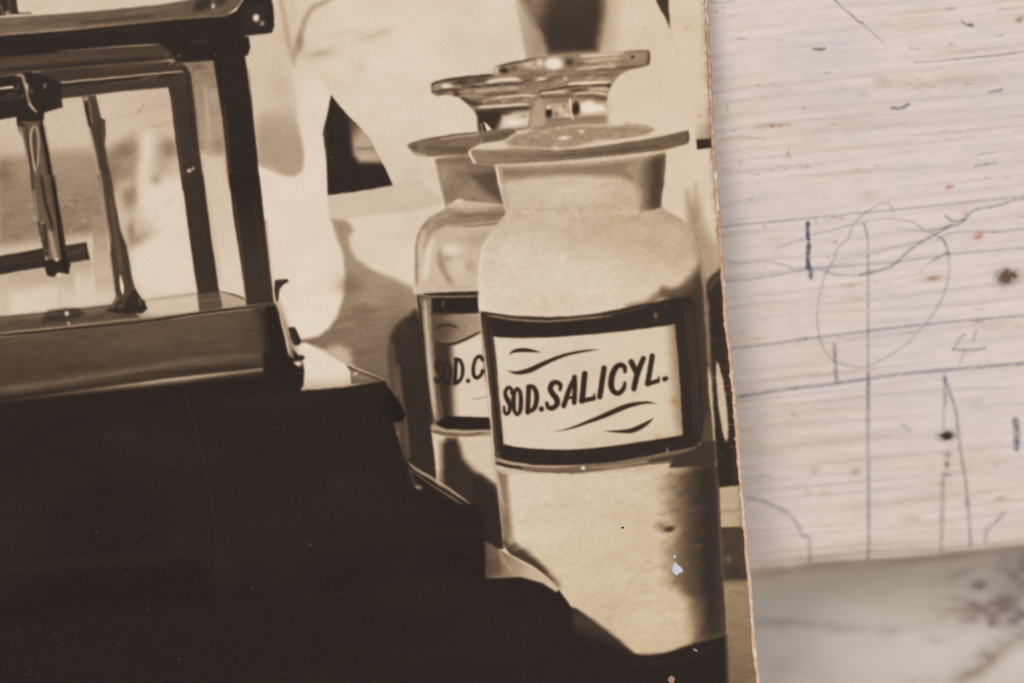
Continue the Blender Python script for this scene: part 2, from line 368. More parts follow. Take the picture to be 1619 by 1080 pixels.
    c.line([(262, 478, 8), (400, 465, 9), (600, 447, 9), (800, 427, 7), (1012, 406, 6)], 8, 185, 1.1, .95)
    c.line([(800, 450), (900, 432)], 5, 150, 1.2, .8)
    # bracket
    c.poly([(-20, 425), (200, 412), (345, 470), (350, 562), (355, 612), (300, 625), (252, 642), (246, 690), (225, 720), (110, 722), (96, 700), (95, 664), (-20, 684)], 42, 1.4)
    c.line([(-20, 565), (60, 560), (110, 550)], 10, 82, 2.5, .7); c.line([(-20, 438), (40, 431), (92, 424)], 7, 150, 1.2, .9)
    c.line([(2, 504, 12), (70, 496, 13)], 12, 214, 1.1); c.line([(80, 510), (100, 500), (108, 480)], 7, 120, 1.2, .7)
    c.line([(90, 430, 20), (125, 430, 18), (140, 470, 16), (152, 500, 22), (155, 545, 12), (172, 595, 14), (205, 638, 12)], 14, 168, 1.8, .95)
    c.blob(150, 490, 10, 14, 200, .9); c.line([(165, 590), (205, 634)], 8, 205, 1.2, .8); c.blob(180, 520, 10, 12, 120, .8); c.blob(128, 548, 6, 7, 170, .8)
    c.line([(183, 413), (232, 409)], 8, 138, 1.2, .9); c.line([(262, 478, 8), (254, 488, 10), (256, 502, 7)], 8, 170, 1.2, .9)
    # twisted hanger
    c.poly([(98, 700), (130, 690), (225, 690), (246, 700), (262, 800), (290, 940), (312, 1090), (182, 1090), (155, 950), (130, 790), (104, 740)], 96, 1.6)
    c.line([(115, 720), (140, 830), (165, 960), (185, 1090)], 12, 165, 1.4, .8); c.line([(148, 720), (165, 860), (190, 1090)], 9, 54, 1.4, .9)
    c.line([(232, 690, 26), (252, 800, 24), (276, 930, 24), (300, 1090, 22)], 24, 40, 1.3)
    c.line([(192, 712), (175, 760), (176, 820), (192, 930), (204, 985)], 9, 196, 1.3, .95); c.line([(202, 712), (216, 760), (220, 850), (212, 960)], 9, 182, 1.3, .9)
    c.line([(196, 745), (196, 850), (204, 940)], 8, 62, 1.3, .9); c.line([(205, 990), (215, 1085)], 8, 172, 1.3, .8); c.line([(235, 900), (250, 1085)], 8, 120, 1.3, .7)
    c.line([(98, 705), (130, 712), (140, 700)], 16, 46, 1.5); c.blob(140, 698, 7, 5, 170, .8)
    V(0, 280, 2.843)
    c.poly([(132, -10), (250, -10), (262, 120), (300, 370), (215, 375), (180, 260), (155, 120)], 96, 2, .9)
    c.line([(140, -10), (160, 120), (180, 240), (210, 360)], 9, 70, 1.4, .9); c.line([(152, 60), (172, 200)], 7, 170, 1.3, .7)
    c.line([(185, -10, 14), (200, 90, 14), (226, 190, 14), (236, 240, 8)], 12, 50, 1.4, .95); c.line([(200, 215), (212, 350)], 12, 44, 2, .9)
    c.line([(215, -10), (232, 90), (246, 180)], 8, 80, 1.3, .8)
    c.line([(232, -10, 16), (252, 110, 18), (272, 240, 24), (296, 400, 30)], 20, 36, 1.3)
    c.line([(222, 240, 14), (236, 300, 20), (250, 372, 20)], 16, 158, 1.8, .9); c.blob(192, 205, 8, 6, 170, .8)
    c.poly([(-20, 358), (100, 338), (200, 318), (206, 404), (100, 420), (-20, 442)], 50, 1.8)
    c.line([(-20, 380), (100, 362), (190, 348)], 10, 72, 2.5, .7)
    c.poly([(290, 308), (388, 294), (394, 330), (404, 370), (300, 388)], 60, 1.4); c.line([(310, 345), (380, 325)], 14, 88, 2.5, .7); c.line([(385, 300), (395, 365)], 6, 40, 1)
    c.poly([(196, 380), (215, 372), (305, 372), (318, 392), (308, 428), (280, 432), (262, 428), (245, 450), (212, 442)], 44, 1.3)
    c.line([(286, 380), (300, 425)], 22, 38, 1.3)
    c.blob(255, 372, 10, 9, 214, 1, 0, 1.5); c.blob(264, 442, 14, 10, 205, .9); c.blob(205, 330, 6, 5, 150, .8)
    # column
    V(0, 0, 3.6)
    c.poly([(468, 550), (545, 543), (560, 610), (576, 672), (598, 684), (602, 760), (596, 825), (622, 960), (648, 1090), (572, 1090), (542, 870), (512, 725), (490, 650)], 74, 1.5)
    c.line([(500, 720, 10), (530, 830, 16), (560, 980, 14), (580, 1090, 14)], 14, 168, 2, .9)
    c.poly([(478, 590), (496, 590), (520, 715), (505, 728)], 52, 1.4); c.line([(508, 580), (525, 700)], 7, 150, 1.5, .8); c.blob(488, 563, 16, 12, 185, .9)
    c.line([(562, 700), (585, 900), (620, 1090)], 20, 54, 4, .7)
    V(0, 280, 2.843)
    c.poly([(438, -10), (497, -10), (520, 120), (542, 250), (568, 310), (582, 380), (590, 440), (606, 496), (624, 540), (648, 562), (662, 592), (640, 608), (478, 606), (505, 575), (522, 535), (518, 450), (500, 330), (478, 200)], 74, 1.4)
    c.line([(446, -30, 13), (472, 160, 14), (500, 300, 8)], 12, 158, 2, .85); c.line([(500, 330), (515, 440), (525, 520)], 12, 48, 2, .8)
    c.line([(520, 200), (560, 330), (582, 480)], 18, 56, 3, .7); c.line([(500, 100), (525, 280), (545, 420)], 14, 108, 3, .7)
    c.poly([(480, 604), (520, 548), (560, 570), (605, 500), (648, 562), (662, 592), (640, 612), (560, 616)], 46, 1.6)
    c.line([(540, 440, 6), (548, 495, 16), (553, 530, 4)], 10, 222, 1.2); c.line([(500, 590), (520, 560), (530, 540)], 10, 140, 2, .8)
    c.blob(545, 580, 20, 10, 120, .7); c.line([(625, 545), (632, 575)], 6, 150, 1.2, .7); c.blob(570, 625, 90, 12, 66, .6)
    V(0, 0, 3.6)
    for P, w, v, a in (([(330, 560), (330, 612)], 4, 96, .7), ([(985, 560), (1020, 820), (1050, 1060)], 5, 96, .7), ([(1120, 500), (1150, 800)], 5, 196, .5), ([(20, 230), (400, 195), (900, 150)], 6, 58, .7), ([(30, 365), (500, 325), (860, 292)], 5, 100, .6),
        ([(1415, 400), (1450, 760), (1478, 1060)], 4, 66, .8), ([(250, 650), (268, 760), (288, 900)], 3, 110, .6), ([(120, 760), (150, 900), (176, 1040)], 4, 200, .6), ([(30, 540), (90, 534)], 4, 120, .8), ([(580, 720), (592, 810), (618, 960)], 4, 120, .7)):
        c.line(P, w, v, 1.2, a)
    V(0, 280, 2.843)
    for P, w, v, a in (([(0, 745), (400, 705), (900, 648), (1150, 618)], 4, 100, .6), ([(0, 640), (300, 612), (480, 590)], 4, 140, .5), ([(1140, 100), (1170, 300), (1195, 520)], 5, 74, .7), ([(270, 200), (292, 330)], 4, 100, .7), ([(0, 395), (180, 370)], 4, 104, .6),
        ([(700, 575), (880, 550)], 4, 214, .6), ([(900, 560), (985, 548)], 4, 130, .6)):
        c.line(P, w, v, 1.2, a)
    # finial on top
    V(0, 0, 3.6)
    c.poly([(-10, -10), (92, -10), (100, 50), (108, 78), (-10, 92)], 52, 1.3, part=CASE); c.line([(50, -10), (60, 60)], 14, 88, 2, .8); c.line([(28, 0), (30, 60)], 8, 38, 1.5)
    c.blob(44, 78, 18, 16, 170, .9); c.line([(100, 78), (175, 75)], 8, 74, 1.3, .9); c.line([(-10, 30), (8, 40), (14, 90)], 8, 150, 1.5, .7)
    c.line([(60, 94), (160, 88)], 8, 186, 1.3, .7)

    # --- things at the right edge of the picture
    V(640, 60, 3.238)
    c.poly([(1490, 440), (1600, 420), (1600, 520), (1490, 525)], lin(Q(1490, 430), 186, Q(1600, 500), 135), 2.5, .9)
    c.poly([(1494, 522), (1600, 510), (1600, 560), (1496, 570)], 44, 1.5); c.line([(1510, 545), (1600, 535)], 2, 120, 1, .6)
    c.poly([(1490, 740), (1500, 830), (1520, 900), (1600, 1080), (1600, 1200), (1440, 1200), (1455, 1000), (1470, 880)], 165, 5, .9)
    V(740, 320, 2.4545)
    c.blob(878, 60, 26, 70, 150, .85, 12); c.line([(850, -40), (868, 60), (900, 130), (930, 210), (960, 240)], 22, 150, 6, .85)
    c.poly([(905, 190), (940, 235), (985, 235), (1000, 280), (925, 320), (900, 300)], lin(Q(930, 200), 165, Q(985, 290), 150), 5, .9)
    c.blob(980, 240, 40, 22, 178, .5)
    c.poly([(915, 330), (940, 290), (990, 250), (1100, 250), (1110, 1110), (960, 1110), (945, 700), (930, 400)], 44, 3)
    c.line([(935, 340), (960, 300), (1000, 285)], 14, 120, 3.5, .6); c.line([(925, 480), (940, 640)], 20, 52, 3, .8)
    c.poly([(962, 618), (972, 625), (990, 690), (1004, 790), (1010, 870), (1010, 915), (1000, 930), (985, 885), (970, 780), (962, 690)], 192, 1.8)
    V(1020, 560, 3.6)
    c.poly([(405, 763), (550, 745), (600, 742), (620, 985), (430, 990)], 172, 1.5)
    c.line([(430, 893), (500, 890), (560, 880)], 10, 128, 3, .8); c.line([(420, 778), (545, 762)], 10, 184, 3, .6)
    V(1050, 860, 4.909)
    c.poly([(430, -128), (640, -135), (720, -135), (720, 300), (450, 300)], 72, 1.5)
    c.line([(455, -40), (460, 120), (458, 270)], 22, 86, 4, .8); c.blob(500, 120, 22, 34, 118, .8); c.blob(560, 220, 70, 50, 52, .6)
    c.poly([(440, 290), (660, 285), (800, 285), (850, 1200), (500, 1200), (480, 700)], lin(Q(540, 300), 142, Q(620, 1100), 118), 3)
    c.line([(465, 300), (560, 305), (660, 300)], 18, 112, 3, .7); c.line([(500, 410), (560, 385), (650, 395)], 5, 110, 2, .5); c.blob(570, 630, 60, 16, 118, .6); c.blob(600, 500, 50, 60, 150, .5)

    # --- dark object behind the stoppers, top
    V(640, 0, 3.238)
    c.poly([(560, -20), (1060, -20), (1060, 60), (1040, 180), (1010, 262), (800, 280), (620, 305), (603, 200), (580, 90)], lin(Q(560, 100), 180, Q(700, 100), 150), 2)
    c.poly([(1000, -20), (1100, -20), (1080, 200), (1040, 270), (980, 265)], 178, 8)
    c.poly([(590, -20), (1010, -20), (1018, 60), (1000, 180), (982, 262), (740, 275), (712, 200), (670, 130), (625, 60)], lin(Q(640, 100), 120, Q(760, 130), 62), 5)
    c.line([(1010, -20), (1015, 90), (985, 240)], 26, 118, 7, .8); c.line([(590, -10), (640, 90), (700, 180)], 14, 140, 4, .7)
    c.poly([(1283, -10), (1350, -10), (1352, 60), (1360, 150), (1338, 100), (1305, 40)], 62, 2); c.line([(1355, 130, 8), (1375, 220, 6), (1410, 300, 2)], 5, 185, 3, .7)

    # ================= rear bottle
    V(640, 60, 3.238)
    st = [(134, 262), (136, 236), (165, 220), (250, 202), (350, 192), (450, 184), (640, 200), (700, 280), (690, 330), (655, 360), (648, 462), (420, 482), (376, 480), (368, 400), (330, 350), (275, 305), (200, 290), (170, 298), (140, 285)]
    c.poly(st, 134, 1.3, 1, 1, part=BACK_STOP); m = c.mask(st, 1.3, 1); c.clipm = m
    c.line([(134, 240), (170, 222), (300, 200), (460, 188)], 16, 92, 1.8); c.blob(290, 225, 50, 18, 86, .85); c.blob(385, 215, 60, 14, 96, .8)
    c.blob(215, 245, 34, 13, 205, 1, 0, 1.5); c.blob(160, 250, 14, 18, 150, .8)
    c.line([(140, 278), (250, 262), (350, 250), (620, 228)], 10, 84, 1.6, .9); c.line([(420, 226), (500, 214), (600, 208)], 18, 208, 2.2, .9)
    c.blob(190, 288, 24, 9, 96, .8); c.line([(250, 275), (290, 310), (330, 330), (400, 345)], 26, 92, 2.4, .9)
    c.line([(360, 275), (480, 262), (580, 255)], 14, 176, 2, .9); c.line([(380, 300), (520, 285), (660, 270)], 9, 104, 1.6, .9); c.line([(440, 312), (560, 298), (680, 295)], 10, 196, 1.6, .9)
    c.line([(400, 335), (520, 328), (620, 318)], 8, 120, 1.6, .9); c.line([(370, 352), (480, 350), (640, 338)], 12, 198, 1.6, .95); c.line([(360, 378), (480, 370), (640, 358)], 14, 82, 1.8, .95)
    c.poly([(366, 380), (480, 376), (560, 380), (500, 400), (475, 440), (460, 475), (385, 482)], 80, 2.5)
    c.poly([(405, 430), (425, 445), (445, 470), (420, 474)], 226, 1.2); c.line([(392, 440), (398, 478)], 5, 180, 1.2)
    c.poly([(500, 400), (560, 385), (640, 378), (645, 450), (560, 462), (490, 466)], 186, 3); c.blob(560, 430, 40, 12, 212, .8); c.blob(610, 400, 22, 12, 140, .6); c.blob(520, 395, 20, 8, 120, .6)
    for k in range(60):
        x = 200 + rnd.random() * 480; y = 240 + rnd.random() * 110
        c.line([(x, y), (x + 15 + rnd.random() * 40, y - 2 - rnd.random() * 4)], 3 + rnd.random() * 4, rnd.choice([95, 120, 195, 212]), 1.7, .38)
    c.clipm = None
    col = [(18, 545), (90, 522), (200, 500), (350, 482), (480, 470), (560, 468), (560, 520), (420, 560), (340, 585), (330, 602), (240, 600), (160, 608), (100, 606), (52, 600), (32, 575)]
    c.poly(col, 118, 1.4, 1, 1, part=BACK); c.clipm = c.mask(col, 1.3, 1)
    c.line([(20, 540), (120, 518), (350, 488)], 10, 90, 1.6, .9); c.line([(180, 518), (280, 504), (380, 494)], 8, 178, 1.6, .9); c.line([(100, 560), (200, 570), (330, 572)], 26, 92, 3, .8)
    c.line([(380, 530), (440, 512), (540, 490)], 26, 96, 3, .8); c.line([(395, 520), (385, 548)], 6, 175, 1.4, .8); c.blob(48, 560, 18, 12, 80, .8); c.line([(40, 590), (80, 598), (110, 600)], 10, 190, 1.4, .8)
    c.clipm = None
    nk = [(152, 620), (240, 602), (335, 598), (470, 640), (520, 860), (400, 880), (212, 880), (190, 800)]
    c.poly(nk, lin(Q(170, 620), 138, Q(420, 760), 116), 1.4, part=BACK); c.clipm = c.mask(nk, 1.2)
    c.line([(160, 612), (240, 603), (330, 600)], 8, 168, 1.4, .8); c.line([(165, 640), (330, 625)], 14, 112, 3, .8)
    c.poly([(330, 700), (470, 680), (500, 850), (440, 800)], 88, 4, .9); c.poly([(220, 860), (330, 740), (480, 850)], 142, 5, .8); c.blob(330, 850, 40, 24, 100, .7); c.line([(155, 620), (205, 850)], 7, 172, 1.5, .8)
    c.blob(200, 700, 30, 60, 156, .6)
    c.clipm = None
    V(640, 300, 6)
    sh = [(78, 980), (95, 700), (98, 560), (120, 430), (170, 330), (240, 250), (330, 208), (400, 160), (480, 100), (560, 100), (940, 140), (985, 260), (920, 340), (800, 440), (745, 560), (705, 700), (700, 1010), (400, 1010), (120, 1000)]
    c.poly(sh, 184, 1.4, part=BACK); c.clipm = c.mask(sh, 1.3)
    c.poly([(180, 340), (300, 230), (400, 190), (560, 190), (740, 175), (960, 150), (980, 270), (900, 315), (620, 345), (380, 345), (290, 370), (200, 440)], 142, 3)
    c.line([(500, 250), (720, 245), (960, 230)], 40, 112, 4, .8); c.line([(420, 300), (640, 290), (900, 275)], 30, 128, 4, .8); c.line([(560, 350), (740, 335), (905, 318)], 12, 116, 1.5, .9)
    c.line([(560, 205), (700, 195), (860, 165)], 18, 176, 2, .8); c.line([(600, 330), (800, 305), (920, 285)], 8, 188, 1.5, .7); c.line([(230, 340), (300, 280), (420, 235)], 14, 178, 2, .7)
    c.line([(390, 330), (300, 370), (240, 420), (180, 560)], 22, 138, 3, .75); c.line([(112, 900), (112, 700), (112, 520), (150, 380), (240, 262)], 20, 118, 2, .85); c.line([(150, 540), (180, 430), (280, 320)], 14, 186, 2, .7)
    c.line([(270, 480, 34), (235, 560, 50), (210, 720, 60), (190, 850, 50)], 50, 212, 4, .9); c.line([(305, 540), (300, 700), (290, 780)], 14, 196, 2.5, .7)
    c.blob(450, 570, 110, 55, 213, 1, 0, 1.3); c.line([(330, 590, 20), (345, 700, 50), (370, 770, 50), (410, 840, 40), (450, 890, 30)], 40, 124, 5, .85); c.blob(400, 660, 50, 25, 150, .7, -20)
    c.poly([(520, 470), (640, 420), (860, 370), (900, 340), (800, 440), (740, 545), (640, 540)], 170, 5, .8)
    c.blob(500, 720, 90, 90, 202, .8); c.blob(620, 730, 45, 60, 160, .8); c.blob(340, 820, 40, 50, 188, .7); c.blob(560, 900, 120, 30, 186, .7)
    c.line([(300, 930), (450, 930), (640, 920)], 12, 158, 2.5, .6); c.line([(88, 560), (90, 1000)], 10, 206, 1.5, .8)
    c.clipm = None
    c.line([(400, 150), (430, 138), (470, 150)], 18, 190, 2, .9); c.blob(510, 105, 44, 20, 212, .95, -15, 1.4); c.blob(440, 178, 60, 10, 120, .6)
    V(600, 420, 2.4545)
    bd = [(146, 112), (250, 104), (384, 100), (400, 300), (430, 630), (440, 760), (470, 900), (480, 1100), (300, 1100), (236, 862), (222, 850), (210, 720), (198, 620), (172, 360)]
    c.poly(bd, 60, 1.3, part=BACK); c.clipm = c.mask(bd, 1.2)
    c.poly([(150, 90), (385, 90), (385, 102), (290, 108), (160, 104)], 186, 1.5, .9)
    c.line([(150, 104, 3), (200, 108, 9), (290, 108, 12), (385, 102, 12)], 10, 40, 1.1); c.line([(150, 112), (200, 120), (290, 121), (385, 118)], 5, 178, 1, .9)
    c.poly([(150, 120), (206, 126), (212, 300), (235, 500), (250, 600), (205, 640), (172, 360)], 120, 1.6)
    c.line([(152, 122), (180, 400), (205, 620)], 9, 40, 1.2); c.line([(165, 128), (185, 350), (205, 560), (212, 618)], 8, 96, 1.6, .8)
    c.line([(176, 136, 12), (185, 280, 16), (200, 440, 18), (215, 590, 12)], 16, 188, 2.2, .95); c.line([(192, 140), (205, 330), (222, 560)], 8, 150, 2, .7); c.line([(205, 140), (210, 260), (226, 500), (240, 590)], 8, 66, 2.5, .9)
    c.poly([(203, 124), (385, 124), (390, 190), (300, 187), (205, 186)], 40, 1.4); c.line([(246, 138), (247, 158)], 4, 150, 1.2, .8)
    lab = [(207, 187), (300, 189), (392, 187), (405, 400), (430, 590), (300, 586), (250, 583), (232, 420)]
    c.poly(lab, lin(Q(262, 400), 56, Q(308, 397), 202), 1.2, part=BACK_LAB)
    c.poly([(205, 187), (392, 187), (395, 262), (340, 285), (260, 306), (210, 300)], lin(Q(230, 200), 92, Q(380, 240), 150), 3, .95)
    c.blob(300, 205, 60, 12, 152, .6); c.blob(240, 250, 30, 40, 84, .7)
    c.poly([(285, 480), (320, 470), (425, 460), (430, 590), (290, 586)], 203, 7, .7)
    c.line([(210, 247, 3), (230, 236, 8), (262, 231, 10), (290, 236, 7), (307, 243, 2)], 9, 52, 1, .9)
    c.line([(214, 296, 4), (245, 306, 9), (280, 305, 11), (320, 292, 10), (360, 273, 9), (393, 257, 6)], 9, 46, 1, .95)
    c.line([(362, 519, 2), (390, 515, 4), (420, 508, 3)], 3, 120, .9, .8)
    # lettering  S O D . C
    letters(c, [([(242, 385), (228, 372), (220, 390), (230, 412), (238, 430), (228, 452), (216, 440)], 11),
                ([(262, 372), (250, 395), (250, 440), (262, 462), (274, 440), (275, 395), (262, 372)], 11)], 44, 1.1)
    letters(c, [([(297, 365), (293, 455)], 13), ([(295, 363), (312, 368), (323, 395), (320, 430), (308, 450), (292, 458)], 12)], 40)
    c.blob(344, 447, 9, 9, 38, 1, 0, 3)
    letters(c, [([(400, 366), (390, 352), (374, 362), (364, 395), (366, 425), (378, 436), (394, 424), (400, 408)], 12)], 40)
    c.poly([(215, 618), (235, 596), (252, 583), (300, 586), (440, 590), (440, 634), (340, 638), (260, 634)], 38, 1.6)
    c.poly([(196, 618), (215, 616), (260, 634), (340, 638), (440, 636), (440, 662), (340, 664), (240, 656), (200, 640)], 150, 1.5)
    c.line([(215, 640), (260, 652), (340, 655), (420, 650)], 7, 84, 1.3, .8); c.line([(205, 628), (250, 640), (340, 644), (430, 640)], 5, 180, 1.2, .8)
    c.poly([(200, 645), (240, 658), (340, 664), (445, 660), (480, 1100), (300, 1100), (236, 862), (222, 850)], 196, 1.4)
    c.poly([(243, 690), (262, 668), (300, 668), (312, 700), (325, 750), (365, 795), (420, 835), (475, 880), (490, 1110), (300, 1110), (230, 860), (244, 780)], 52, 4.5)
    c.line([(232, 680), (240, 780), (246, 850)], 8, 130, 3, .7); c.poly([(320, 920), (420, 900), (480, 1100), (330, 1100)], 40, 6)
    c.clipm = None
    # ground between bottle and front black
    V(0, 0, 1)
    c.poly([(640, 728), (693, 768), (746, 797), (760, 801), (766, 812), (768, 870), (768, 912), (640, 912), (628, 690)], 36, 1.6, part=CASE)
    V(600, 420, 2.4545)
    c.line([(108, 762, 5), (150, 795, 12), (240, 848, 12), (352, 925, 8)], 9, 168, 1.3, .9)
    c.line([(118, 790, 4), (200, 850, 5), (320, 925, 8)], 6, 150, 1.3, .8); c.line([(115, 785), (135, 845), (150, 865)], 8, 130, 2, .7)
    c.blob(152, 860, 14, 8, 190, .9, 20); c.line([(180, 820), (300, 905)], 4, 60, 1, .7)
    V(740, 720, 3)
    c.poly([(20, 100), (60, 95), (125, 140), (160, 330), (165, 420), (95, 420), (75, 380), (60, 250), (30, 230)], 46, 4)
    c.poly([(78, 405), (110, 420), (160, 455), (240, 500), (330, 552), (380, 585), (440, 620), (420, 650), (350, 605), (250, 578), (90, 585)], lin(Q(90, 500), 108, Q(330, 580), 186), 1.6)
    c.poly([(85, 500), (110, 480), (150, 490), (160, 560), (90, 575)], 92, 3, .8); c.line([(90, 492), (110, 480), (130, 490)], 5, 140, 1.5, .6); c.line([(150, 450), (170, 500), (210, 545)], 12, 180, 3, .6)

    # ================= front bottle
    V(740, 720, 3)
    pw = [(128, 40), (400, 60), (900, 50), (1175, 10), (1190, 160), (1205, 500), (1225, 820), (1222, 855), (1120, 880), (1050, 902), (950, 935), (880, 948), (820, 950), (780, 938), (720, 885), (610, 800), (520, 730), (490, 712), (460, 665), (425, 625), (390, 590),
          (360, 562), (300, 520), (200, 470), (168, 430), (158, 330), (140, 180)]
    c.poly(pw, lin(Q(300, 200), 199, Q(1000, 500), 190), 1.4, part=FRONT); c.clipm = c.mask(pw, 1.2)
    c.poly([(128, 60), (185, 85), (195, 200), (210, 380), (235, 440), (150, 440), (140, 200)], 128, 3.5); c.line([(140, 90), (160, 330), (170, 420)], 7, 176, 1.3, .7)
    c.poly([(160, 400), (215, 415), (290, 460), (350, 520), (400, 570), (430, 620), (360, 600), (300, 540), (180, 480)], 66, 4); c.blob(420, 600, 26, 26, 140, .6)
    for k in range(150):
        x = 200 + rnd.random() * 800; y = 120 + rnd.random() * 760
        c.blob(x, y, 10 + rnd.random() * 40, 6 + rnd.random() * 18, 186 + rnd.random() * 22, .3, rnd.random() * 60 - 40)
    for k in range(160):
        x = 640 + rnd.random() * 420; y = 480 + rnd.random() * 330
        c.line([(x, y), (x + 12, y - 8), (x + 24 + rnd.random() * 12, y - 20)], 4 + rnd.random() * 7, rnd.choice([172, 180, 206, 208]), 2.6, .3)
    c.poly([(905, 110), (960, 75), (1060, 50), (1200, 20), (1215, 860), (1060, 900), (1080, 840), (1090, 760), (1060, 690), (1000, 640), (950, 590), (935, 520), (925, 450), (955, 400), (990, 350), (950, 300), (920, 230), (900, 160)], lin(Q(900, 400), 172, Q(1080, 400), 84), 9)
    c.poly([(1075, 60), (1200, 20), (1225, 860), (1130, 880), (1140, 700), (1100, 600), (1075, 450), (1080, 300), (1060, 150)], 62, 9)
    c.line([(1130, 60), (1140, 400), (1150, 800)], 60, 44, 9, .7)
    c.poly([(1040, 700), (1110, 690), (1110, 800), (1050, 890), (960, 930), (990, 800)], lin(Q(1010, 800), 185, Q(1110, 780), 100), 8, .8)
    c.line([(1190, 100), (1205, 500), (1222, 850)], 20, 58, 3, .8)
    for k in range(120):
        x = 900 + rnd.random() * 200; y = 100 + rnd.random() * 560
        c.line([(x, y), (x + 14, y - 5), (x + 30, y - 3 - rnd.random() * 20)], 4 + rnd.random() * 8, rnd.choice([70, 90, 110, 125]), 3.5, .22)
    c.blob(920, 335, 34, 24, 120, .7); c.blob(955, 350, 30, 14, 64, 1, -8, 1.5); c.line([(900, 340), (940, 320), (985, 335)], 5, 150, 1.5, .6)
    c.poly([(128, 50), (300, 70), (600, 70), (850, 55), (1090, 20), (1090, 40), (850, 72), (600, 88), (300, 88), (140, 75)], 176, 2, .7)
    for k in range(70):
        x = 150 + rnd.random() * 820; c.blob(x, 84 - (x - 500) ** 2 * 4e-5 + rnd.random() * 5, 8, 3, rnd.choice([214, 170]), .6)
    c.clipm = None
    c.poly([(500, 728), (610, 800), (720, 885), (785, 945), (900, 950), (800, 985), (600, 920), (500, 860)], lin(Q(620, 810), 70, Q(590, 900), 38), 4, .9)
    c.line([(520, 735), (610, 802), (720, 887), (785, 940)], 14, 74, 3, .6)
    c.line([(800, 990), (1000, 970), (1180, 900)], 16, 48, 5, .7)
    c.line([(760, 950), (830, 960), (950, 942), (1060, 905), (1222, 862)], 12, 40, 4, .8)
    V(740, 320, 2.4545)
    up = [(150, 40), (740, 0), (775, 35), (830, 65), (870, 100), (896, 150), (915, 240), (930, 400), (940, 600), (955, 850), (965, 1022), (106, 1022), (88, 760), (62, 540), (40, 400), (44, 240), (58, 165), (90, 115)]
    c.poly(up, lin(Q(400, 60), 172, Q(350, 260), 200), 1.4, part=FRONT); c.clipm = c.mask(up, 1.2)
    for k in range(160):
        x = 60 + rnd.random() * 800; y = 50 + rnd.random() * 360
        c.blob(x, y, 12 + rnd.random() * 50, 8 + rnd.random() * 26, 178 + rnd.random() * 26, .28, rnd.random() * 40 - 20)
    c.line([(60, 400), (48, 260), (70, 170), (130, 100)], 20, 206, 3, .7); c.line([(75, 300), (90, 180), (150, 100)], 40, 180, 8, .6)
    c.blob(330, 300, 200, 80, 206, .6); c.blob(600, 100, 250, 60, 176, .5); c.blob(650, 300, 160, 60, 196, .6); c.blob(640, 70, 60, 14, 160, .6)
    c.line([(740, 40), (820, 80), (870, 140), (895, 240)], 26, 158, 6, .7)
    for k in range(26):
        x = 150 + rnd.random() * 560; c.blob(x, 62 - (x - 150) * .07 + rnd.random() * 14, 10, 5, 214, .6)
    dk = [(620, 402), (700, 385), (735, 360), (755, 332), (785, 338), (825, 325), (865, 285), (900, 245), (930, 235), (945, 420), (960, 700), (985, 1090), (860, 1090), (800, 420), (660, 415)]
    c.poly(dk, 84, 5.5, 1, 1); c.poly([(780, 370), (860, 330), (900, 300), (930, 400), (950, 800), (860, 900), (820, 420)], 56, 8, .8)
    c.line([(700, 384), (750, 360), (830, 345), (870, 300)], 26, 110, 6, .6)
    c.line([(860, 70, 8), (888, 120, 18), (905, 200, 24), (915, 300, 24)], 16, 112, 4, .8)
    c.line([(893, 140), (908, 200), (914, 260)], 5, 178, 1.4, .8)
    # black frame of the label
    fr = [(50, 424), (120, 434), (200, 443), (300, 446), (400, 442), (500, 432), (600, 412), (700, 392), (800, 372), (865, 365), (882, 400), (900, 640), (915, 860), (905, 930), (880, 952), (700, 985), (560, 1010), (400, 1022), (250, 1020), (140, 1000), (104, 985), (92, 900), (70, 650)]
    c.poly(fr, 44, 1.5)
    c.line([(50, 426), (150, 442), (280, 450)], 9, 60, 1.2); c.line([(70, 438), (160, 452), (290, 462), (430, 452), (560, 440)], 7, 172, 1.4, .8); c.line([(300, 449), (420, 444), (520, 430), (640, 405)], 5, 80, 1.1, .9)
    c.line([(540, 437), (620, 422), (700, 402)], 4, 110, 1.2, .7)
    c.line([(62, 450, 14), (78, 640, 18), (98, 860, 20), (112, 960, 16)], 16, 82, 2.4, .9); c.line([(86, 470), (104, 640), (128, 900)], 5, 116, 1.4, .6); c.line([(50, 430), (68, 650), (92, 930), (104, 985)], 4, 40, 1, .9)
    c.blob(728, 440, 7, 14, 150, .9); c.blob(773, 965, 5, 13, 165, .95); c.blob(900, 940, 7, 9, 160, .9); c.blob(380, 980, 10, 8, 90, .6); c.blob(112, 975, 12, 9, 130, .7)
    c.line([(860, 410), (880, 640), (900, 900)], 20, 66, 5, .8); c.line([(842, 400), (862, 640), (880, 900)], 4, 78, 2, .6)
    c.line([(912, 300, 8), (920, 480, 10), (935, 700, 12), (950, 1000, 14)], 10, 84, 3, .8)
    c.line([(893, 140, 6), (912, 230, 9), (920, 380, 8), (930, 520, 7), (936, 640, 6)], 8, 168, 1.8, .8)
    c.line([(934, 640, 10), (942, 740, 14), (950, 820, 12), (960, 950, 9), (966, 1060, 4)], 10, 190, 1.5, .95)
    c.clipm = None
    # glass lip under the frame
    c.poly([(104, 985), (140, 1002), (250, 1020), (400, 1022), (560, 1010), (700, 985), (900, 945), (960, 930), (965, 1000), (700, 1020), (400, 1055), (240, 1050), (106, 1020)], 118, 1.8)
    c.line([(108, 998), (180, 1015), (300, 1026), (440, 1020)], 6, 186, 1.2, .9); c.line([(110, 1012), (160, 1024), (212, 1032)], 9, 40, 1.4, .95); c.line([(240, 1040), (400, 1046), (560, 1030), (700, 1010)], 6, 84, 1.4, .8)
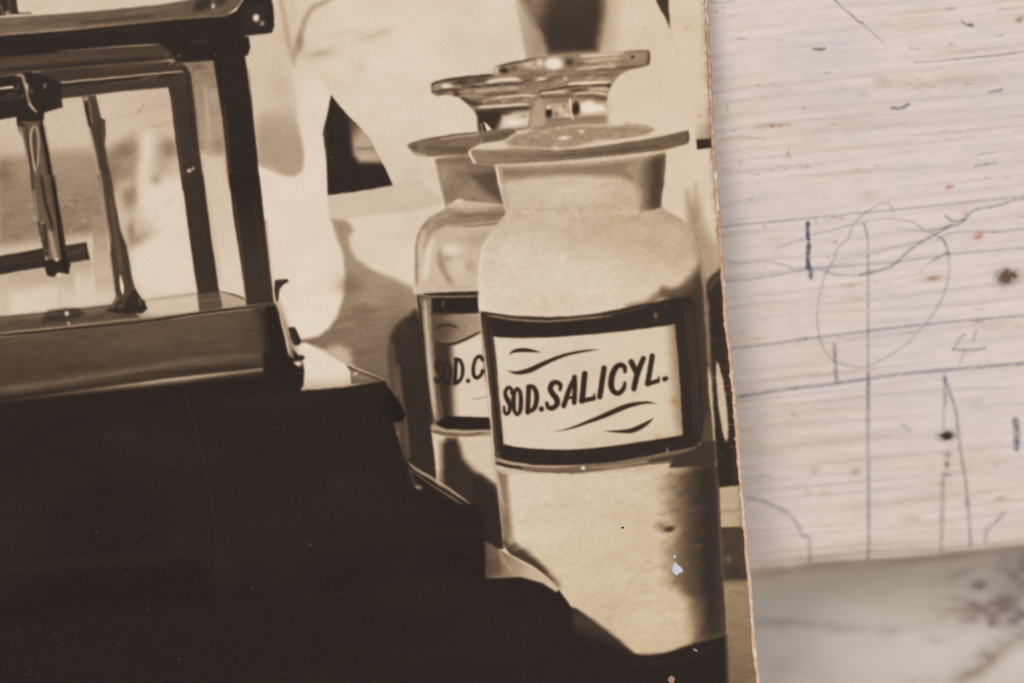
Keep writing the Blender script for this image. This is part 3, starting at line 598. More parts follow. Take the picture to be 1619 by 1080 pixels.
    c.line([(470, 1032), (600, 1022), (700, 1003)], 8, 160, 1.6, .7); c.blob(446, 1031, 9, 8, 222, 1, 0, 2); c.line([(700, 1005), (800, 988), (900, 965)], 16, 56, 3, .9); c.line([(106, 1022), (240, 1048), (400, 1054)], 5, 196, 1.3, .8)
    c.poly([(800, 985), (880, 958), (912, 930), (958, 925), (962, 1022), (780, 1030)], 62, 2)
    c.clipm = None
    c.line([(48, 424), (40, 380), (44, 240), (60, 160)], 5, 212, 1.4, .8)
    # label
    V(760, 480, 3.856)
    lb = [(78, 200), (120, 206), (200, 210), (300, 210), (400, 207), (520, 200), (650, 189), (800, 176), (900, 165), (1000, 153), (1100, 139), (1184, 128), (1192, 220), (1204, 360), (1214, 500), (1224, 680), (1230, 800), (1120, 820), (1000, 838),
          (850, 862), (700, 880), (600, 888), (500, 892), (400, 890), (300, 884), (200, 872), (139, 856), (126, 700), (112, 560), (98, 380)]
    c.poly(lb, 203, 1.0, part=FRONT_LAB); c.clipm = c.mask(lb, 1.0)
    c.poly([(1120, 80), (1300, 80), (1300, 900), (1150, 900)], lin(Q(1110, 400), 196, Q(1225, 390), 128), 10, .9); c.poly([(600, 820), (1240, 760), (1240, 900), (600, 900)], 188, 8, .5)
    c.line([(84, 230), (120, 600), (145, 850)], 14, 178, 3, .5)
    c.clipm = None
    ink = 45
    letters(c, [
        ([(186, 548, 12), (188, 522, 16), (170, 512, 20), (152, 530, 20), (152, 562, 22), (166, 590, 26), (178, 622, 22), (174, 658, 20), (158, 674, 18), (145, 658, 16), (143, 628, 12)], 20),
        ([(222, 516, 16), (204, 545, 22), (200, 600, 24), (206, 655, 20), (222, 678, 16), (240, 655, 22), (245, 600, 24), (240, 540, 20), (222, 516, 16)], 20),
        ([(293, 508), (286, 662)], 26), ([(288, 506, 18), (318, 508, 22), (338, 540, 26), (340, 590, 26), (325, 640, 24), (286, 666, 16)], 24),
        ([(370, 642), (371, 644)], 28),
        ([(484, 525, 18), (486, 496, 22), (462, 480, 26), (434, 490, 28), (424, 522, 28), (440, 552, 30), (462, 580, 30), (466, 612, 28), (442, 636, 26), (414, 634, 24), (402, 606, 18)], 26),
        ([(574, 448, 16), (545, 510, 24), (506, 624, 26)], 24), ([(572, 448), (574, 520), (570, 604)], 26), ([(532, 577), (572, 570)], 14),
        ([(634, 428), (618, 594)], 31), ([(612, 594, 24), (690, 578, 24)], 24), ([(692, 552, 8), (692, 580, 14)], 10),
        ([(752, 394), (726, 568)], 29),
        ([(880, 415, 18), (876, 385, 24), (850, 374, 26), (820, 396, 30), (800, 445, 32), (796, 500, 32), (812, 538, 28), (842, 546, 26), (870, 520, 24), (880, 484, 16)], 28),
        ([(918, 356, 30), (955, 432, 28)], 28), ([(992, 334, 26), (955, 430, 30), (934, 520, 28)], 28),
        ([(1046, 320), (1018, 490)], 28), ([(1016, 492, 22), (1080, 472, 22)], 22), ([(1086, 448, 8), (1082, 474, 14)], 10),
        ([(1120, 460, 26), (1130, 456, 24)], 26)], ink, .85)
    c.line([(172, 313, 2), (195, 295, 14), (225, 286, 22), (265, 284, 24), (310, 288, 16), (372, 298, 2)], 1, ink, .8)
    c.line([(162, 407, 2), (200, 420, 14), (245, 420, 24), (300, 405, 30), (360, 378, 28), (430, 345, 22), (520, 312, 17), (610, 293, 13), (670, 285, 9), (722, 281, 2)], 1, ink, .8)
    c.line([(446, 781, 2), (520, 768, 7), (600, 742, 14), (680, 712, 22), (760, 680, 28), (840, 645, 30), (910, 620, 26), (980, 606, 17), (1030, 604, 12), (1078, 612, 2)], 1, ink, .8)
    c.line([(750, 777, 2), (800, 779, 8), (860, 780, 18), (920, 774, 28), (975, 752, 28), (1020, 725, 18), (1058, 696, 2)], 1, ink, .8)
    # neck
    V(640, 60, 3.238)
    nk = [(458, 646), (600, 640), (900, 622), (1100, 600), (1335, 572), (1336, 660), (1328, 740), (1318, 800), (1312, 868), (1200, 900), (1000, 905), (700, 930), (530, 940), (505, 850), (480, 750)]
    c.poly(nk, 182, 1.3, part=FRONT); c.clipm = c.mask(nk, 1.2)
    c.poly([(480, 665), (700, 655), (1000, 640), (1330, 600), (1330, 780), (1220, 760), (1100, 715), (800, 700), (500, 735)], 126, 4, .9); c.line([(560, 700), (800, 690), (1100, 680), (1230, 720)], 18, 126, 4, .6)
    c.poly([(1130, 655), (1335, 595), (1330, 740), (1315, 885), (1200, 890), (1200, 790), (1170, 720)], lin(Q(1170, 700), 150, Q(1300, 700), 80), 5); c.line([(1290, 620), (1290, 720), (1275, 860)], 30, 74, 5, .7)
    c.blob(800, 780, 240, 60, 194, .8); c.blob(1100, 820, 90, 50, 168, .6); c.line([(1000, 760), (1150, 750), (1200, 800)], 16, 160, 5, .5)
    c.line([(560, 890), (800, 880), (1000, 860), (1200, 850)], 18, 160, 4, .5)
    for k in range(40):
        x = 560 + rnd.random() * 600; c.blob(x, 915 - (x - 560) * .05 - rnd.random() * 30, 10, 5, rnd.choice([212, 155]), .5)
    c.line([(466, 650), (500, 850), (530, 940)], 11, 216, 1.4, .95); c.line([(466, 652), (700, 645), (950, 628), (1150, 606), (1330, 582)], 8, 192, 1.5, .9)
    c.line([(490, 670), (505, 760), (530, 880)], 12, 160, 3, .6)
    c.clipm = None
    c.line([(530, 940), (700, 928), (1000, 905), (1200, 895)], 8, 186, 2, .6)
    # flange
    fl = [(326, 585), (345, 565), (400, 540), (470, 530), (520, 518), (560, 490), (640, 466), (720, 440), (850, 420), (1035, 402), (1100, 420), (1250, 440), (1350, 462), (1450, 466), (1452, 535), (1400, 555), (1335, 572), (1200, 590), (1000, 612), (800, 630), (600, 640), (470, 648), (370, 648), (345, 630)]
    c.poly(fl, 186, 1.3, 1, 1, part=FRONT_STOP); c.clipm = c.mask(fl, 1.2, 1)
    c.poly([(515, 535), (560, 500), (640, 475), (850, 455), (1050, 452), (1220, 452), (1275, 470), (1240, 490), (1100, 510), (950, 535), (860, 556), (770, 566), (620, 560), (540, 555)], 146, 2.5)
    c.poly([(720, 430), (860, 415), (1035, 400), (1040, 440), (900, 455), (740, 462)], 158, 3)
    for k in range(110):
        x = 540 + rnd.random() * 700; y = 430 + rnd.random() * 120
        c.blob(x, y, 8 + rnd.random() * 20, 3 + rnd.random() * 5, rnd.choice([140, 148, 178, 190]), .4, -5)
    c.blob(815, 512, 34, 10, 212, .9, -8); c.blob(905, 478, 16, 9, 205, .9); c.blob(770, 560, 16, 6, 208, .9)
    c.line([(1270, 470), (1180, 500), (1050, 520)], 6, 118, 1.6, .7); c.line([(1120, 450), (1220, 448), (1280, 470)], 5, 120, 1.6, .6)
    c.poly([(326, 575), (420, 572), (560, 566), (770, 574), (900, 562), (1050, 545), (1200, 522), (1330, 498), (1450, 472), (1460, 540), (1330, 575), (1000, 614), (600, 644), (360, 650)], lin(Q(400, 600), 138, Q(1400, 540), 118), 1.6)
    c.line([(770, 574), (900, 562), (1050, 543), (1250, 512), (1440, 474)], 6, 190, 1.3, .8); c.line([(345, 568), (450, 570), (620, 562)], 7, 172, 1.6, .7)
    c.blob(1120, 570, 140, 20, 112, .7, -6); c.blob(1400, 520, 50, 24, 112, .6); c.line([(350, 642), (600, 636), (900, 616)], 8, 120, 2, .6); c.line([(332, 580), (336, 610), (360, 640)], 16, 205, 1.8, .95)
    c.line([(1450, 475), (1450, 530)], 6, 84, 1.2, .7); c.line([(400, 600), (700, 602), (850, 592)], 24, 128, 4, .6); c.blob(850, 590, 30, 20, 108, .5)
    c.clipm = None
    # stopper
    sp = [(452, 185), (458, 152), (500, 132), (600, 112), (720, 94), (850, 82), (1000, 76), (1150, 66), (1238, 61), (1254, 75), (1256, 125), (1240, 142), (1190, 155), (1140, 168), (1100, 190), (1070, 225), (1046, 270), (1036, 330), (1036, 430), (900, 440), (740, 462), (640, 465), (645, 380), (680, 310), (690, 285), (650, 245), (600, 215), (540, 195), (470, 200)]
    c.poly(sp, 140, 1.3, 1, 1, part=FRONT_STOP); c.clipm = c.mask(sp, 1.2, 1)
    c.line([(455, 150), (600, 116), (720, 98)], 8, 108, 1.6, .8); c.blob(470, 165, 18, 22, 196, .8); c.blob(507, 166, 26, 16, 78, 1, 0, 1.5); c.blob(560, 155, 22, 16, 110, .8); c.blob(600, 175, 40, 14, 140, .7)
    c.blob(640, 140, 40, 20, 188, .8); c.blob(690, 125, 18, 26, 205, .8); c.blob(765, 132, 50, 34, 218, 1, 0, 1.5); c.blob(842, 125, 26, 24, 92, .95); c.blob(890, 130, 30, 18, 118, .7)
    c.line([(900, 95), (1000, 88), (1120, 78)], 12, 206, 1.8, .9); c.line([(930, 120), (1040, 108), (1100, 105)], 14, 192, 2.5, .8); c.line([(900, 140), (1050, 130), (1140, 125)], 6, 130, 1.8, .7)
    c.blob(1170, 100, 70, 26, 152, .8); c.blob(1165, 97, 11, 9, 84, 1); c.line([(1246, 68), (1252, 100), (1244, 138)], 14, 92, 2.2, .9); c.line([(1150, 68), (1235, 64)], 7, 112, 1.4, .7)
    c.line([(960, 165), (1060, 158), (1160, 150), (1236, 140)], 14, 110, 2.5, .9); c.line([(880, 160), (980, 150), (1080, 145)], 10, 196, 2, .8)
    c.line([(590, 200), (700, 190), (850, 185), (1000, 190), (1090, 180)], 30, 128, 4, .85); c.line([(600, 215), (680, 220), (760, 210)], 16, 100, 3, .7); c.blob(700, 210, 34, 9, 205, .9, -8); c.blob(822, 208, 12, 14, 200, .8)
    c.line([(690, 240), (800, 228), (900, 215), (1040, 205)], 18, 140, 3, .8); c.line([(840, 238), (930, 232), (1050, 226)], 14, 216, 1.8, .95)
    c.line([(680, 276, 8), (760, 266, 9), (850, 248, 9), (940, 242, 8), (1066, 240, 9)], 8, 82, 1.5, .95); c.blob(1045, 250, 14, 12, 80, .9)
    c.line([(700, 285), (770, 278), (835, 272)], 16, 190, 2, .9); c.blob(885, 268, 54, 11, 96, .9, -4); c.line([(950, 262), (1035, 262)], 12, 196, 2, .8)
    c.line([(690, 302), (780, 300), (860, 296)], 16, 112, 2.2, .9); c.line([(870, 284), (960, 280), (1036, 288)], 9, 200, 1.6, .9); c.line([(880, 298, 8), (960, 300, 12), (1036, 312, 24)], 12, 104, 2, .9)
    c.poly([(650, 380), (668, 330), (690, 308), (716, 340), (722, 400), (715, 445), (640, 465)], 160, 2.5)
    c.poly([(722, 320), (870, 318), (1036, 330), (1036, 400), (860, 412), (725, 412)], 168, 2.5)
    c.blob(738, 385, 18, 28, 56, 1, 0, 1.5); c.blob(736, 356, 10, 9, 226, 1, 0, 1.5); c.line([(725, 330), (780, 325), (840, 325)], 10, 116, 2, .8)
    c.blob(775, 390, 10, 14, 110, .7); c.blob(800, 365, 18, 14, 200, .8); c.blob(830, 395, 20, 10, 206, .8); c.blob(815, 350, 10, 18, 120, .6)
    c.blob(878, 358, 22, 36, 56, 1, 0, 1.5); c.blob(870, 380, 24, 16, 80, .8); c.line([(846, 308), (850, 360), (858, 405)], 8, 212, 1.4, .9); c.blob(860, 412, 12, 8, 226, 1)
    c.poly([(900, 340), (940, 322), (1000, 340), (1036, 370), (1000, 372), (960, 385), (905, 380)], 214, 3); c.blob(985, 335, 30, 8, 140, .6); c.line([(900, 392), (1036, 382)], 10, 176, 2, .7)
    c.line([(740, 420), (900, 412), (1034, 404)], 12, 128, 2.5, .8)
    for k in range(60):
        x = 560 + rnd.random() * 500; y = 110 + rnd.random() * 190
        c.line([(x, y), (x + 15 + rnd.random() * 50, y - 2 - rnd.random() * 5)], 3 + rnd.random() * 4, rnd.choice([92, 118, 198, 214]), 1.7, .34)
    c.clipm = None
    c.line([(1040, 300), (1032, 360), (1040, 425)], 4, 172, 2, .7); c.blob(1052, 380, 22, 60, 188, .7)
    V(0, 0, 1)
    c.line([(-10, 905), (200, 886), (460, 862), (766, 838)], 10, 44, 5, .5)
    c.poly([(-10, 918), (766, 850), (768, 912), (500, 935), (-10, 985)], 33, 8, .6)
    c.poly([(120, 640), (600, 612), (640, 760), (700, 820), (300, 850)], 41, 16, .6)
    c.line([(300, 640), (480, 628), (612, 616)], 12, 46, 5, .5); c.line([(632, 690), (650, 770)], 8, 50, 4, .5)
    V(740, 320, 2.4545)
    c.line([(780, 60), (840, 100), (880, 150), (900, 230), (912, 330)], 5, 186, 1.6, .6); c.line([(106, 1030), (122, 1100), (140, 1200)], 5, 196, 1.3, .7); c.line([(966, 1060), (975, 1250), (990, 1500)], 5, 118, 1.6, .7)
    c.blob(372, 212, 14, 12, 220, .7); c.line([(130, 130), (86, 190), (70, 300)], 10, 204, 3, .5)
    V(640, 60, 3.238)
    c.line([(350, 572), (520, 576), (700, 580)], 4, 176, 1.2, .6); c.line([(700, 608), (1000, 590), (1300, 552)], 5, 84, 2, .5); c.line([(500, 140), (640, 116)], 4, 70, 1.2, .6)
    # --- overall print character
    V(0, 0, 1)
    X, Y = c.X, c.Y
    st_ = (c.ids == FRONT_STOP) | (c.ids == BACK_STOP)
    c.V = np.where(st_, np.clip(148 + (c.V - 148) * 1.4, 42, 224), c.V)
    # the lens softness and uneven edges of an enlarged old negative
    wx = fbm(X / 14, Y / 14, 61, 2) * 1.3 + fbm(X / 2.6, Y / 2.6, 63, 1) * .6; wy = fbm(X / 14, Y / 14, 62, 2) * 1.3 + fbm(X / 2.6, Y / 2.6, 64, 1) * .6
    kl = np.where((c.ids == FRONT_LAB) | (c.ids == BACK_LAB), .4, 1.0) * np.where(c.ids == CASE, .6, 1.0)
    c.V = sample(c, c.V, X + wx * kl, Y + wy * kl)
    g = np.exp(-np.arange(-4, 5) ** 2 / (2 * 1.0 ** 2)); g /= g.sum(); W = np.pad(c.V, 4, mode='edge')
    W = sum(W[:, k:k + c.w] * g[k] for k in range(9)); c.V = sum(W[k:k + c.h] * g[k] for k in range(9))
    hi = np.clip((c.V - 60) / 120, 0, 1)
    c.V = np.interp(c.V, [0, 36, 66, 92, 120, 150, 190, 214, 240], [0, 36, 55, 76, 106, 142, 190, 216, 244])
    mid = np.clip(1 - np.abs(c.V - 112) / 62, 0, 1)
    c.V += mid * (fbm(X / 26, Y / 9 + X / 70, 71) * 22 + fbm(X / 6, Y / 3, 73, 2) * 9)
    c.V += (fbm(X / 160, Y / 120, 3) * 8 + fbm(X / 30, Y / 22, 5) * 3.5) * hi
    c.V += fbm(X / 3.2, Y / 2.2, 9, 2) * (5 + 13 * hi * np.clip((225 - c.V) / 80, .25, 1))
    fr_ = (c.ids == FRONT) & (c.V > 130)
    c.V += np.where(fr_, fbm(X / 2.4, Y / 2.4, 81, 2) * 16 + fbm(X / 12 + Y / 30, Y / 8, 82, 3) * 9 + 4, 0)
    c.V += (fbm(X / 60, Y / 34, 83, 4) * 12 + fbm(X / 7, Y / 7, 84, 2) * 5) * np.clip((c.V - 90) / 80, 0, 1)
    c.V += fbm(X / 14, Y / 1.4, 11, 2) * 3.5
    c.V += np.clip(fbm(X / 220, Y / 90, 21), 0, 1) * 10 * (1 - hi)
    # dust, pin holes and handling marks on the dark parts
    for k in range(300):
        x = rnd.random() * 1170; y = rnd.random() * 1080
        i, j = int(y + 6), int(x + 6); dark = c.V[i, j] < 80
        if dark: c.blob(x, y, .7 + rnd.random() * .6, .7 + rnd.random() * .4, rnd.choice([70, 80, 100, 130]), .75)
        elif rnd.random() < .5: c.blob(x, y, .8 + rnd.random(), .8 + rnd.random() * .6, c.V[i, j] - 28, .6)
    for (x, y, n, s) in ((205, 690, 26, 26), (180, 690, 10, 10), (300, 860, 26, 60), (350, 850, 14, 30), (530, 760, 20, 26), (350, 915, 16, 24), (430, 840, 12, 26), (1110, 640, 20, 22), (1100, 480, 12, 20), (490, 480, 8, 30), (100, 620, 12, 80)):
        for k in range(n):
            px, py = x + rnd.gauss(0, s), y + rnd.gauss(0, s * .7); a = rnd.random() * 6.3; L = 2 + rnd.random() * 9
            i, j = min(max(int(py + 6), 0), c.h - 1), min(max(int(px + 6), 0), c.w - 1)
            c.line([(px, py), (px + L * math.cos(a), py + L * math.sin(a))], .5, c.V[i, j] + 16, .8, .5)
    for (P) in ([(280, 590), (310, 680), (340, 820)], [(330, 600), (420, 700), (500, 900)], [(290, 610), (330, 760), (345, 900)], [(0, 905), (60, 893), (160, 880), (300, 872)], [(740, 850), (758, 835)]):
        c.line(P, 1, 52, 1.2, .45)
    c.blob(356, 900, 26, 40, 46, .5); c.blob(285, 855, 20, 20, 46, .5); c.blob(205, 685, 18, 14, 46, .4); c.blob(530, 760, 26, 20, 46, .4)
    for k in range(90):      # fine wear lines near the right border
        x = 1118 + rnd.random() * 50; y = rnd.choice([420 + rnd.random() * 330, rnd.random() * 1080])
        i, j = int(y + 6), int(x + 6)
        c.line([(x, y), (x + 6 + rnd.random() * 10, y - 2 + rnd.random() * 3)], .5, min(c.V[i, j] + 30, 210), .7, .5)
    return c

TONES = np.array([[0, 14, 8, 5], [30, 28, 20, 16], [45, 51, 41, 33], [80, 98, 78, 61], [120, 145, 121, 98], [160, 183, 159, 135], [190, 208, 187, 164], [205, 218, 201, 181], [215, 225, 209, 192], [235, 238, 228, 214], [255, 250, 246, 240]], float)
def sepia(V, X, Y):
    rgb = np.stack([np.interp(V, TONES[:, 0], TONES[:, k + 1]) for k in range(3)], -1)
    # age: the paper yellows towards the right border and the foot of the print
    w = np.clip((X - 820) / 300, 0, 1) * .55 + np.clip((Y - 560) / 420, 0, 1) * np.clip((X - 620) / 250, 0, 1) * .8
    w = w + fbm(X / 90, Y / 70, 31) * .5 + np.clip(fbm(X / 30, Y / 26, 33) - .18, 0, 1) * 1.2 * np.clip((X - 900) / 250, 0, 1)
    w = np.clip(w, 0, 1.3) * np.clip((rgb[..., 1] - 60) / 90, 0, 1)
    rgb[..., 2] -= w * 10; rgb[..., 1] -= w * 3; rgb[..., 0] -= w * 2
    for (x, y, r, a) in ((1066, 635, 6, .8), (1042, 690, 5, .6), (1106, 184, 3, .9), (1085, 46, 5, .5), (1020, 45, 4, .35)):
        g = np.exp(-((X - x) ** 2 + ((Y - y) * 1.1) ** 2) / r ** 2) * a
        rgb[..., 0] -= g * 8; rgb[..., 1] -= g * 34; rgb[..., 2] -= g * 66
    # yellow specks in the emulsion
    sp = np.clip(noise(X / 6, Y / 4, 41) * noise(X / 60, Y / 60, 42) - .5, 0, 1) * 26 * np.clip((rgb[..., 1] - 110) / 60, 0, 1)
    rgb[..., 0] += sp * .5; rgb[..., 1] += sp * .1; rgb[..., 2] -= sp
    return np.clip(rgb, 0, 255)

EDGE = np.array([(-420, 1101), (-200, 1111), (0, 1120), (60, 1122), (111, 1126), (185, 1129), (259, 1134), (333, 1139), (400, 1144), (442, 1147), (544, 1155.5), (646, 1166), (760, 1174), (830, 1181), (900, 1187.5), (982, 1193), (1080, 1202), (1320, 1222)])
def edge_x(y):
    y = np.asarray(y, float)
    return np.interp(y, EDGE[:, 0], EDGE[:, 1]) + fbm(y / 40, y * 0, 51) * 2.4 + fbm(y / 7, y * 0, 52, 2) * 1.2
def lin_rgb(c):
    c = np.asarray(c, float) / 255
    return np.where(c <= .04045, c / 12.92, ((c + .055) / 1.055) ** 2.4)

# ---------------------------------------------------------------- the painted board
def board_grain(x, y):
    """height (mm) and tone of the brushed, ridged boards; x, y in print steps"""
    sl = y + x * (.105 - 5.5e-5 * np.clip(y, -200, 1000)) + 9 * fbm(x / 300, y / 160, 101, 2) + 1.4 * fbm(x / 70, y / 40, 102, 2)
    u = sl / 18.0 + 2.6 * fbm(x / 620, sl / 75, 103, 2)
    w = u - np.floor(u)
    groove = np.exp(-((w - .5) / .17) ** 2) * (.15 + 1.5 * noise(np.floor(u) * 1.0, x / 170, 104)) 
    fine = fbm(x / 120, sl / 3.2, 105, 3); mid = fbm(x / 200, sl / 10, 106, 2)
    return sl, groove, fine, mid

def paint_board():
    c = Canvas(1060, -30, 1660, 960, 0.0)      # V holds darkness 0..1 of pencil and pen marks
    V = lambda x, y, k: c.view(x, y, k)
    c.tint = []
    pen = lambda P, w, a, soft=1.9: c.line(P, w * 1.4, 1.0, soft, min(a * 1.0, .8), taper=False)
    V(1120, 300, 3.176)
    for P, w, a in (
        ([(60, 187), (200, 172), (540, 140)], 7, .42), ([(540, 140), (760, 117), (1000, 95), (1250, 68), (1500, 42), (1700, 24)], 6, .40),
        ([(540, 138), (538, 165)], 6, .3),
        ([(80, 462), (300, 436), (500, 400), (700, 384), (950, 362), (1200, 325), (1400, 308), (1700, 282)], 7, .36),
        ([(115, 797), (330, 772), (550, 742), (800, 710), (1100, 675), (1350, 652), (1700, 622)], 9, .44),
        ([(135, 1042), (400, 1002), (650, 972), (900, 935), (1150, 910), (1700, 862)], 11, .50),
        ([(782, 170), (798, 240), (802, 330), (802, 700), (803, 1100)], 8, .42),
        ([(800, 110), (760, 140), (720, 192), (705, 240), (650, 290), (630, 350), (590, 420), (562, 520), (548, 610), (550, 700), (570, 780), (615, 845), (690, 882), (790, 886), (860, 858), (940, 815), (1010, 760), (1090, 672), (1150, 590), (1190, 500), (1210, 410), (1203, 320), (1185, 260), (1140, 228), (1080, 200), (1030, 165), (960, 148), (880, 146), (790, 160), (700, 182), (620, 203), (520, 226)], 6, .36),
        ([(480, 245), (410, 268), (345, 294)], 6, .34), ([(90, 350), (150, 372), (210, 366), (290, 358), (350, 372), (400, 382), (420, 396)], 6, .36),
        ([(550, 396), (640, 426), (740, 430), (820, 418)], 6, .4), ([(760, 428), (830, 414), (930, 378), (980, 330), (1030, 288), (1110, 240)], 8, .5),
        ([(1110, 240), (1160, 215), (1210, 185), (1270, 165), (1310, 120), (1350, 98), (1450, 80), (1540, 52), (1700, 20)], 8, .5),
        ([(1190, 130), (1215, 152), (1250, 158), (1290, 148)], 8, .46), ([(1130, 205), (1180, 195), (1215, 180)], 10, .3),
        ([(1150, 255), (1200, 222), (1300, 210), (1440, 212), (1585, 196), (1700, 180)], 6, .34), ([(620, 362), (740, 330), (850, 312), (960, 282), (1070, 258)], 6, .3),
        ([(620, 380), (740, 350), (860, 320)], 6, .22),
        ([(800, 110), (850, 76), (890, 64), (920, 90), (930, 116)], 6, .34), ([(945, 195), (1010, 202), (1100, 206), (1200, 186)], 6, .3),
        ([(1130, 352), (1170, 335), (1205, 312)], 9, .5), ([(1060, 420), (1090, 380), (1140, 350)], 6, .2), ([(1180, 250), (1195, 285), (1205, 320)], 8, .4),
        ([(633, 775), (636, 860), (645, 965)], 12, .5), ([(1285, 725), (1255, 760), (1235, 798)], 8, .4), ([(1230, 802), (1300, 806), (1388, 798)], 10, .46), ([(1345, 705), (1330, 760)], 9, .36), ([(1285, 810), (1260, 880)], 7, .28),
        ([(1185, 920), (1190, 1000), (1195, 1080)], 8, .34), ([(1188, 940), (1205, 1000), (1225, 1060)], 7, .34), ([(330, 310), (380, 330)], 4, .15),
        ([(160, 715), (200, 745), (260, 748)], 5, .14), ([(400, 610), (420, 640), (412, 680)], 5, .14), ([(1330, 600), (1380, 600)], 8, .2)):
        pen(P, w, a)
    pen([(500, 168), (498, 200), (502, 250)], 15, .85, 1.6); pen([(505, 275), (500, 330), (502, 395)], 17, .85, 1.6); pen([(500, 385), (516, 405), (514, 440)], 16, .8, 2)
    c.blob(820, 414, 24, 9, 1, .35, -10); c.blob(1356, 661, 24, 10, 1, .4); c.blob(490, 746, 12, 8, 1, .4); c.blob(437, 998, 14, 9, 1, .4); c.blob(664, 740, 10, 6, 1, .3); c.blob(1440, 212, 14, 8, 1, .4); c.blob(545, 398, 50, 8, 1, .22); c.blob(470, 395, 60, 14, 1, .2)
    V(1120, 600, 3.244)
    for P, w, a in (([(820, -20), (818, 300), (822, 600), (822, 925)], 13, .40), ([(1205, -10), (1210, 90), (1205, 250)], 10, .28), ([(1205, 480), (1200, 640), (1195, 880)], 16, .26),
        ([(1215, 0), (1245, 80), (1270, 170), (1290, 340), (1318, 520), (1335, 680), (1345, 850)], 13, .36), ([(200, 608), (260, 618), (315, 640), (400, 682), (450, 735), (485, 800), (515, 815), (520, 900), (522, 935)], 15, .32),
        ([(1515, 690), (1470, 735), (1430, 770), (1420, 830)], 16, .28), ([(190, 500), (260, 495), (320, 492)], 10, .16), ([(262, 520), (280, 480)], 10, .16), ([(1000, 235), (1030, 262)], 16, .2)):
        pen(P, w, a, 2)
    pen([(1576, 212), (1582, 280), (1580, 352)], 24, .6, 2.5); c.blob(1226, 384, 20, 17, 1, .85); c.blob(1224, 435, 15, 22, 1, .75); c.blob(1228, 490, 22, 14, 1, .35); c.blob(1495, 612, 28, 14, 1, .3, -20); c.blob(1326, 632, 18, 22, 1, .25); c.blob(1480, 430, 20, 30, 1, .14)
    for k in range(6): c.blob(1200 - k, 540 + k * 60, 14, 20, 1, .12)
    V(1080, 0, 3)
    for P, w, a in (([(710, -12), (760, 40), (800, 72), (830, 102), (855, 110)], 7, .42), ([(850, 112), (900, 155), (950, 200)], 6, .32), ([(1100, 296), (1200, 292), (1290, 282)], 5, .34), ([(1290, 282), (1400, 270), (1500, 262), (1620, 245)], 7, .38),
        ([(1390, 742), (1430, 728), (1475, 724)], 6, .26), ([(1385, 790), (1430, 780), (1480, 774)], 9, .4), ([(990, 510), (1030, 514), (1070, 495)], 13, .5), ([(1450, 438), (1510, 426)], 10, .42), ([(1320, 100), (1345, 118), (1380, 128)], 6, .5), ([(180, 660), (280, 652), (390, 658)], 6, .22),
        ([(620, 232), (650, 235), (670, 230)], 10, .4), ([(1500, 45), (1620, 35)], 6, .22), ([(1250, 45), (1280, 40)], 10, .3), ([(130, 8), (180, 14), (240, 2)], 8, .24)):
        pen(P, w, a, 1.6)
    for x, y in ((460, 190), (290, 185), (570, 512), (920, 788), (830, 802), (1435, 845), (1505, 168), (1270, 210), (1540, 842), (200, 805), (320, 948), (710, 592), (680, 345), (240, 620), (265, 182)):
        c.blob(x, y, 16, 6, 1, .3, -8)
    # coloured stains: centre, radii, strength, colour (linear factor)
    brown = (.50, .34, .20); red = (.70, .28, .22); dark = (.05, .035, .02); ochre = (.62, .47, .30); green = (.55, .66, .60)
    c.stains = [(1223, 199, 28, 3.5, .75, brown), (1247, 244, 5, 6, .5, ochre), (1247, 236, 1.6, 9, .3, brown), (1297, 78, 8, 2.2, .6, brown), (1612, 31, 6, 5, .9, brown), (1535, 39, 4, 2.5, .8, dark), (1500, 296, 6, 3.5, .75, red), (1524, 335, 6, 7, .4, red),
        (1547, 373, 8, 6, .7, red), (1592, 438, 15, 12, 1.4, (.20, .12, .06)), (1612, 437, 16, 3, .5, ochre), (1475, 440, 17, 4.5, .75, brown), (1345, 452, 16, 4, .45, ochre), (1345, 472, 18, 6, .25, ochre), (1395, 130, 14, 8, .35, ochre), (1457, 137, 16, 6, .3, ochre),
        (1375, 309, 16, 7, .32, ochre), (1365, 150, 8, 4, .35, ochre), (1497, 689, 12, 7, 1.5, dark), (1500, 691, 6, 3.5, .8, (.35, .16, .05)), (1289, 744, 8, 6, .4, brown), (1352, 746, 8, 7, .4, brown), (1275, 778, 7, 8, .28, ochre), (1305, 780, 12, 7, .28, ochre),
        (1440, 820, 16, 5, .35, ochre), (1544, 638, 14, 8, .35, green), (1560, 512, 60, 5, .28, ochre), (1590, 518, 40, 4, .25, ochre), (1470, 40, 60, 2.5, .2, green), (1450, 28, 40, 2, .3, green), (1395, 862, 80, 12, .22, ochre), (1500, 880, 90, 14, .3, brown), (1300, 880, 60, 12, .2, ochre),
        (1150, 170, 2, 7, .35, red), (1225, 380, 16, 7, .2, ochre), (1320, 560, 40, 16, .15, ochre), (1240, 600, 30, 12, .12, ochre), (1172, 258, 5, 3, .3, (.3, .25, .2))]
    return c

def lip_y(x):      # the front of the board, seen from above
    return np.interp(x, [-2000, 1189, 1274, 1373, 1490, 1619, 4000], [1010, 905, 893, 885, 877, 862, 700])

